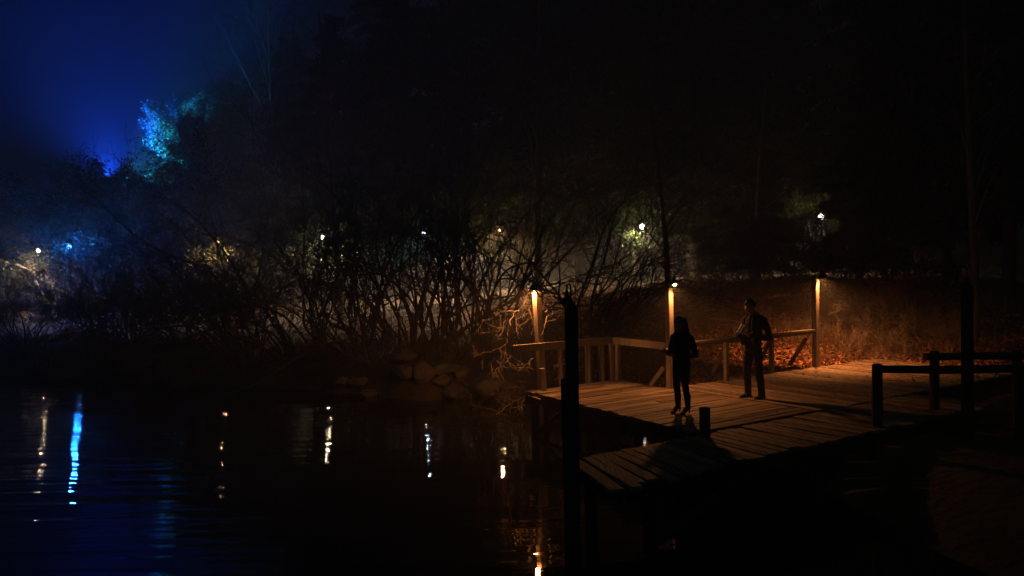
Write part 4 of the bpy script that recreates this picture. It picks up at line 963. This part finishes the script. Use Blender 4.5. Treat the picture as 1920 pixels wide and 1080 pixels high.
# dead branches
def polybranch(tubes, pts, r0, r1, seed, sub=5, jit=.012):
    rs = np.random.RandomState(seed); P_ = np.array([tuple(p) for p in pts]); k = len(P_); t = np.linspace(0, k - 1, (k - 1) * sub + 1)
    q = np.stack([np.interp(t, np.arange(k), P_[:, i]) for i in range(3)], -1)
    q[1:-1] = (q[:-2] + 2 * q[1:-1] + q[2:]) / 4; q[1:-1] += rs.normal(0, jit, q[1:-1].shape); tubes.append((q, np.linspace(r0, r1, len(q)), 1)); return q
def dead_branch(name, label, strokes, twigs=3, seed=1, tl=.3, mat='pale_bark', cat='branch', group='dead branches', part='limb'):
    """strokes: list of (Y, r0, r1, [(u, v) ...]); each becomes one limb with its own twigs"""
    base = at(strokes[0][3][0][0], strokes[0][3][0][1], strokes[0][0]); e = empty(name, base, label=label, cat=cat, group=group)
    for i, (Yd, r0, r1, uv) in enumerate(strokes):
        G = Grow(seed * 31 + i); rs = G.r; tb_ = []
        pts = [at(u, v, Yd + .18 * math.sin(i * 2.1 + j * 1.3)) if j else at(u, v, Yd) for j, (u, v) in enumerate(uv)]
        q = polybranch(tb_, pts, r0 * .8, r1 * .75, seed * 7 + i)
        P = dict(SHR); P.update(dict(depth=1, kids=[3, 2], curve=.11, up=[-.05, -.1], seg=[.07, .06], ang=40, rr=.55, rmin=.0028, bigd=9)); P['from'] = [.1, .2]
        for k in range(twigs):
            f = rs.randint(len(q) // 4, len(q)); d = vunit((q[min(f, len(q) - 1)] - q[max(f - 1, 0)]) + rs.normal(0, .6, 3) * .1 + vunit(rs.normal(0, 1, 3)) * np.linalg.norm(q[1] - q[0]) * 1.2)
            G.branch(q[min(f, len(q) - 1)], d, tl * (.5 + rs.rand()), max(r1 * .7, .005), 0, P)
        tb_ = [(p_, np.maximum(r_, .0028), 1) for (p_, r_, d_) in tb_ + G.big]
        onto(link_mesh(part, tubes_mesh(part, tb_, (6, 5)), M[mat]), e)
    return e
YL = LL.y
dead_branch('dead_branch', 'crooked pale dead limb crossing over the top of the leaning lamp post', [
  (YL - .35, .022, .034, [(952, 480), (975, 505), (998, 528), (1012, 539)]), (YL - .35, .034, .03, [(1012, 539), (1032, 547), (1048, 563), (1060, 577), (1066, 580)]),
  (YL - .33, .026, .008, [(1004, 545), (1016, 560), (1024, 575), (1026, 592), (1022, 612), (1016, 628)])], twigs=2, seed=3, tl=.22)
dead_branch('dead_branch', 'forked pale dead branch hanging in front of the shrubs left of the leaning post', [
  (YL + .5, .012, .020, [(1000, 576), (985, 578), (968, 583)]), (YL + .5, .018, .014, [(968, 583), (958, 600), (951, 625), (949, 645), (949, 668)]),
  (YL + .5, .012, .006, [(949, 645), (937, 655), (928, 668), (925, 685), (922, 705)]), (YL + .5, .011, .005, [(949, 668), (940, 682), (934, 690), (926, 694)]),
  (YL + .5, .009, .004, [(949, 668), (953, 680), (961, 690)]), (YL + .5, .012, .004, [(968, 583), (950, 582), (938, 590), (920, 598), (905, 601)]),
  (YL + .55, .009, .003, [(948, 583), (946, 600), (944, 612), (935, 618)]), (YL + .5, .008, .003, [(930, 655), (915, 660), (898, 664), (882, 668)]), (YL + .5, .006, .003, [(966, 590), (968, 604), (975, 612)])], twigs=4, seed=4, tl=.35)
dead_branch('dead_branch', 'tangle of thin twigs hanging beside the leaning post above the rail', [
  (YL + .7, .012, .005, [(1062, 582), (1048, 596), (1040, 612), (1044, 630), (1038, 648)]), (YL + .7, .009, .004, [(1048, 596), (1030, 598), (1018, 606)]),
  (YL + .7, .009, .004, [(1044, 630), (1056, 640), (1060, 655)]), (YL + .6, .010, .004, [(1100, 605), (1094, 614), (1082, 616), (1070, 608)])], twigs=7, seed=5, tl=.3)
dead_branch('dead_branch', 'thin twigs looping under the broad rail by the leaning post', [
  (YL + .2, .009, .004, [(1040, 668), (1026, 686), (1034, 700), (1046, 704)]), (YL + .2, .008, .003, [(1040, 668), (1052, 676), (1044, 690)]), (YL + .1, .009, .004, [(1000, 672), (985, 684), (972, 676)])], twigs=5, seed=6, tl=.25)
dead_branch('brush_pile', 'pile of dead brush lying in the water at the far-left foot of the deck', [
  (18.6, .022, .012, [(988, 742), (968, 750), (948, 764), (930, 778)]), (18.4, .022, .016, [(990, 745), (976, 756), (980, 770), (968, 780), (955, 796)]),
  (18.9, .014, .006, [(985, 760), (962, 764), (946, 772), (925, 782), (905, 790)]), (19, .012, .005, [(955, 760), (954, 740), (946, 728), (932, 716)]), (19, .01, .004, [(946, 728), (962, 724), (980, 730)]),
  (19, .014, .006, [(940, 776), (920, 766), (898, 762), (880, 756)]), (18.8, .012, .005, [(938, 790), (915, 786), (890, 792), (870, 788)]), (18.8, .012, .005, [(960, 790), (930, 800), (905, 806)])], twigs=7, seed=7, tl=.5, cat='brush pile')
# pale lit stems behind the rail
for k, (Yd, r0, r1, uv, lab) in enumerate([
  (19.8, .03, .016, [(1120, 640), (1132, 618), (1140, 592), (1146, 560)], 'short pale sapling behind the broad rail, leftmost of the slanting ones'),
  (19.9, .03, .018, [(1136, 636), (1146, 605), (1160, 580), (1166, 545)], 'pale sapling rising from the railing corner, second of the slanting ones'),
  (20.2, .035, .018, [(1170, 632), (1190, 590), (1197, 560), (1202, 520), (1215, 480)], 'tall pale sapling behind the second broad rail, crossing in front of the haze'),
  (20.1, .032, .014, [(1175, 632), (1200, 600), (1230, 566), (1252, 540), (1275, 500)], 'pale sapling slanting hard right towards the top of the middle lit post'),
  (20.4, .035, .02, [(1112, 690), (1124, 655), (1150, 600), (1185, 540), (1215, 470)], 'darker long sapling crossing behind the railing corner')]):
    dead_branch('pale_sapling', lab, [(Yd, r0, r1, uv)], twigs=5, seed=20 + k, tl=.9, mat='bark', cat='sapling', group='saplings near the deck', part='stem')
dead_branch('pale_sapling', 'slim pale bare sapling between the man and the right lit post', [
  (24, .026, .008, [(1472, 648), (1473, 610), (1474, 575), (1475, 545), (1474, 520)]), (24, .016, .006, [(1474, 585), (1492, 560), (1504, 530), (1516, 512)]), (24, .014, .005, [(1474, 572), (1460, 565), (1444, 572)]), (24, .01, .004, [(1475, 560), (1468, 540), (1458, 528)])], twigs=4, seed=9, tl=.5, mat='pale_bark', cat='sapling', group='saplings near the deck')
dead_branch('umbel_plant', 'dried umbel-headed plant standing right of the right lit post', [
  (20.8, .012, .008, [(1572, 622), (1572, 600), (1568, 585)])] + [(20.8, .006, .004, [(1568, 586), (1568 + k * 4, 577), (1571 + k * 7, 572 - (abs(k) == 0) * 2)]) for k in (-2, -1, 0, 1, 2)], twigs=3, seed=10, tl=.12, cat='plant', group='plants on the leafy bank')
dead_branch('bare_bush', 'long bare stem leaning left over the leafy bank', [
  (21.5, .018, .008, [(1705, 652), (1690, 616), (1668, 585), (1648, 562), (1625, 548)]), (21.5, .012, .005, [(1690, 616), (1700, 590), (1712, 575)]), (21.5, .01, .005, [(1668, 585), (1655, 580), (1636, 584)])], twigs=6, seed=12, tl=.6, mat='bark', cat='bush', group='plants on the leafy bank')
dead_branch('bare_bush', 'bare twiggy weeds beneath the dark fences at the right', [
  (15.5, .012, .005, [(1848, 748), (1840, 720), (1832, 700)]), (15.5, .012, .005, [(1850, 748), (1858, 716), (1872, 698)]), (15.5, .01, .005, [(1848, 745), (1825, 728), (1808, 715)]), (15.5, .01, .004, [(1852, 745), (1880, 724), (1892, 712)])], twigs=6, seed=13, tl=.4, mat='bark', cat='bush', group='plants on the leafy bank')
# red-leaved shrub on the bank
G = shrub_meshes(95, 7, 1.5, (-.2, 0), .9, r0=.016, over=dict(seg=[.15, .12, .1, .1], rmin=.004))
e = thing_tree('red_shrub', 'thin shrub with dark red leaves on the bank right of the umbel plant', 'shrub', 'plants on the leafy bank', G, rmin=.004)
pts = np.concatenate([t[0][1:] for t in G.small]); rs = G.r; i = rs.randint(0, len(pts), 900); C_ = pts[i] + rs.normal(0, .05, (900, 3)); A_, B_ = rand_quads(rs, C_, .035, .55)
link_mesh('crown', quads_mesh('crown', C_, A_, B_), M['leaf_red'], e); p = at(1650, 600, 23.5); e.location = (p.x, p.y, gz(p.x, p.y) - .05)
# low weeds as individual bushes on the leafy bank
wp = {'w': thing_tree('dry_weed', 'x', 'plant', 'plants on the leafy bank', shrub_meshes(96, 16, .9, (0, 0), 1.3, r0=.008, over=dict(seg=[.1, .08, .06, .06], rmin=.003, kids=[5, 3, 2])), mat='pale_bark', rmin=.003)}
for (k, u, Y_, rz, sc, lab) in [('w', 1590, 20.4, 0, 1.0, 'dry twiggy weed right beside the umbel plant'), ('w', 1545, 21.2, 80, .9, 'dry twiggy weed just behind the right lit post'),
  ('w', 1630, 21.8, 200, 1.1, 'dry twiggy weed in front of the red shrub'), ('w', 1690, 20.6, 140, 1.0, 'dry twiggy weed left of the far dark fence'), ('w', 1205, 19.0, 40, .9, 'dry twiggy weed behind the rail left of the middle lit post'),
  ('w', 1180, 19.6, 300, 1.0, 'dry twiggy weed in the corner behind the broad rails'), ('w', 1235, 19.4, 160, .8, 'dry twiggy weed just left of the middle lit post'), ('w', 1310, 19.5, 10, .7, 'dry twiggy weed behind the woman'), ('w', 1500, 22, 250, .9, 'dry twiggy weed behind the slim sapling'),
  ('w', 1665, 22.6, 30, 1.4, 'tall dry twiggy weed between the red shrub and the leaning bare stem'), ('w', 1610, 22.9, 110, 1.3, 'tall dry twiggy weed behind the umbel plant'), ('w', 1725, 22.3, 190, 1.3, 'dry twiggy weed behind the end of the far dark fence'),
  ('w', 1770, 21.5, 330, 1.2, 'dry twiggy weed beyond the far dark fence, left of the unlit lamp post'), ('w', 1560, 23.8, 60, 1.2, 'dry twiggy weed highest on the leafy bank behind the right lit post'), ('w', 1420, 23, 20, 1.0, 'dry twiggy weed behind the man beyond the handrail'), ('w', 1350, 23.5, 170, .9, 'dry twiggy weed on the slope between the couple')]:
    put(k, u, Y_, rz, sc, lab, wp)

# ------------------------------------------------------------------ haze
bm = bmesh.new(); bmesh.ops.create_cube(bm, size=1); me = bpy.data.meshes.new('haze'); bm.to_mesh(me); bm.free()
m = bpy.data.materials.new('haze'); m.use_nodes = True; t_ = m.node_tree; t_.nodes.clear()
o_ = t_.nodes.new('ShaderNodeOutputMaterial'); v_ = t_.nodes.new('ShaderNodeVolumePrincipled')
v_.inputs['Color'].default_value = (.8, .8, .82, 1); v_.inputs['Density'].default_value = HAZE_D; v_.inputs['Anisotropy'].default_value = .2
t_.links.new(v_.outputs[0], o_.inputs['Volume'])
hz = link_mesh('haze', me, m); hz.scale = (420, 260, 46); hz.location = (0, 85, 23 - 1.9 - .1); tag(hz, kind='stuff')
hz.location = (0, 82, 21)
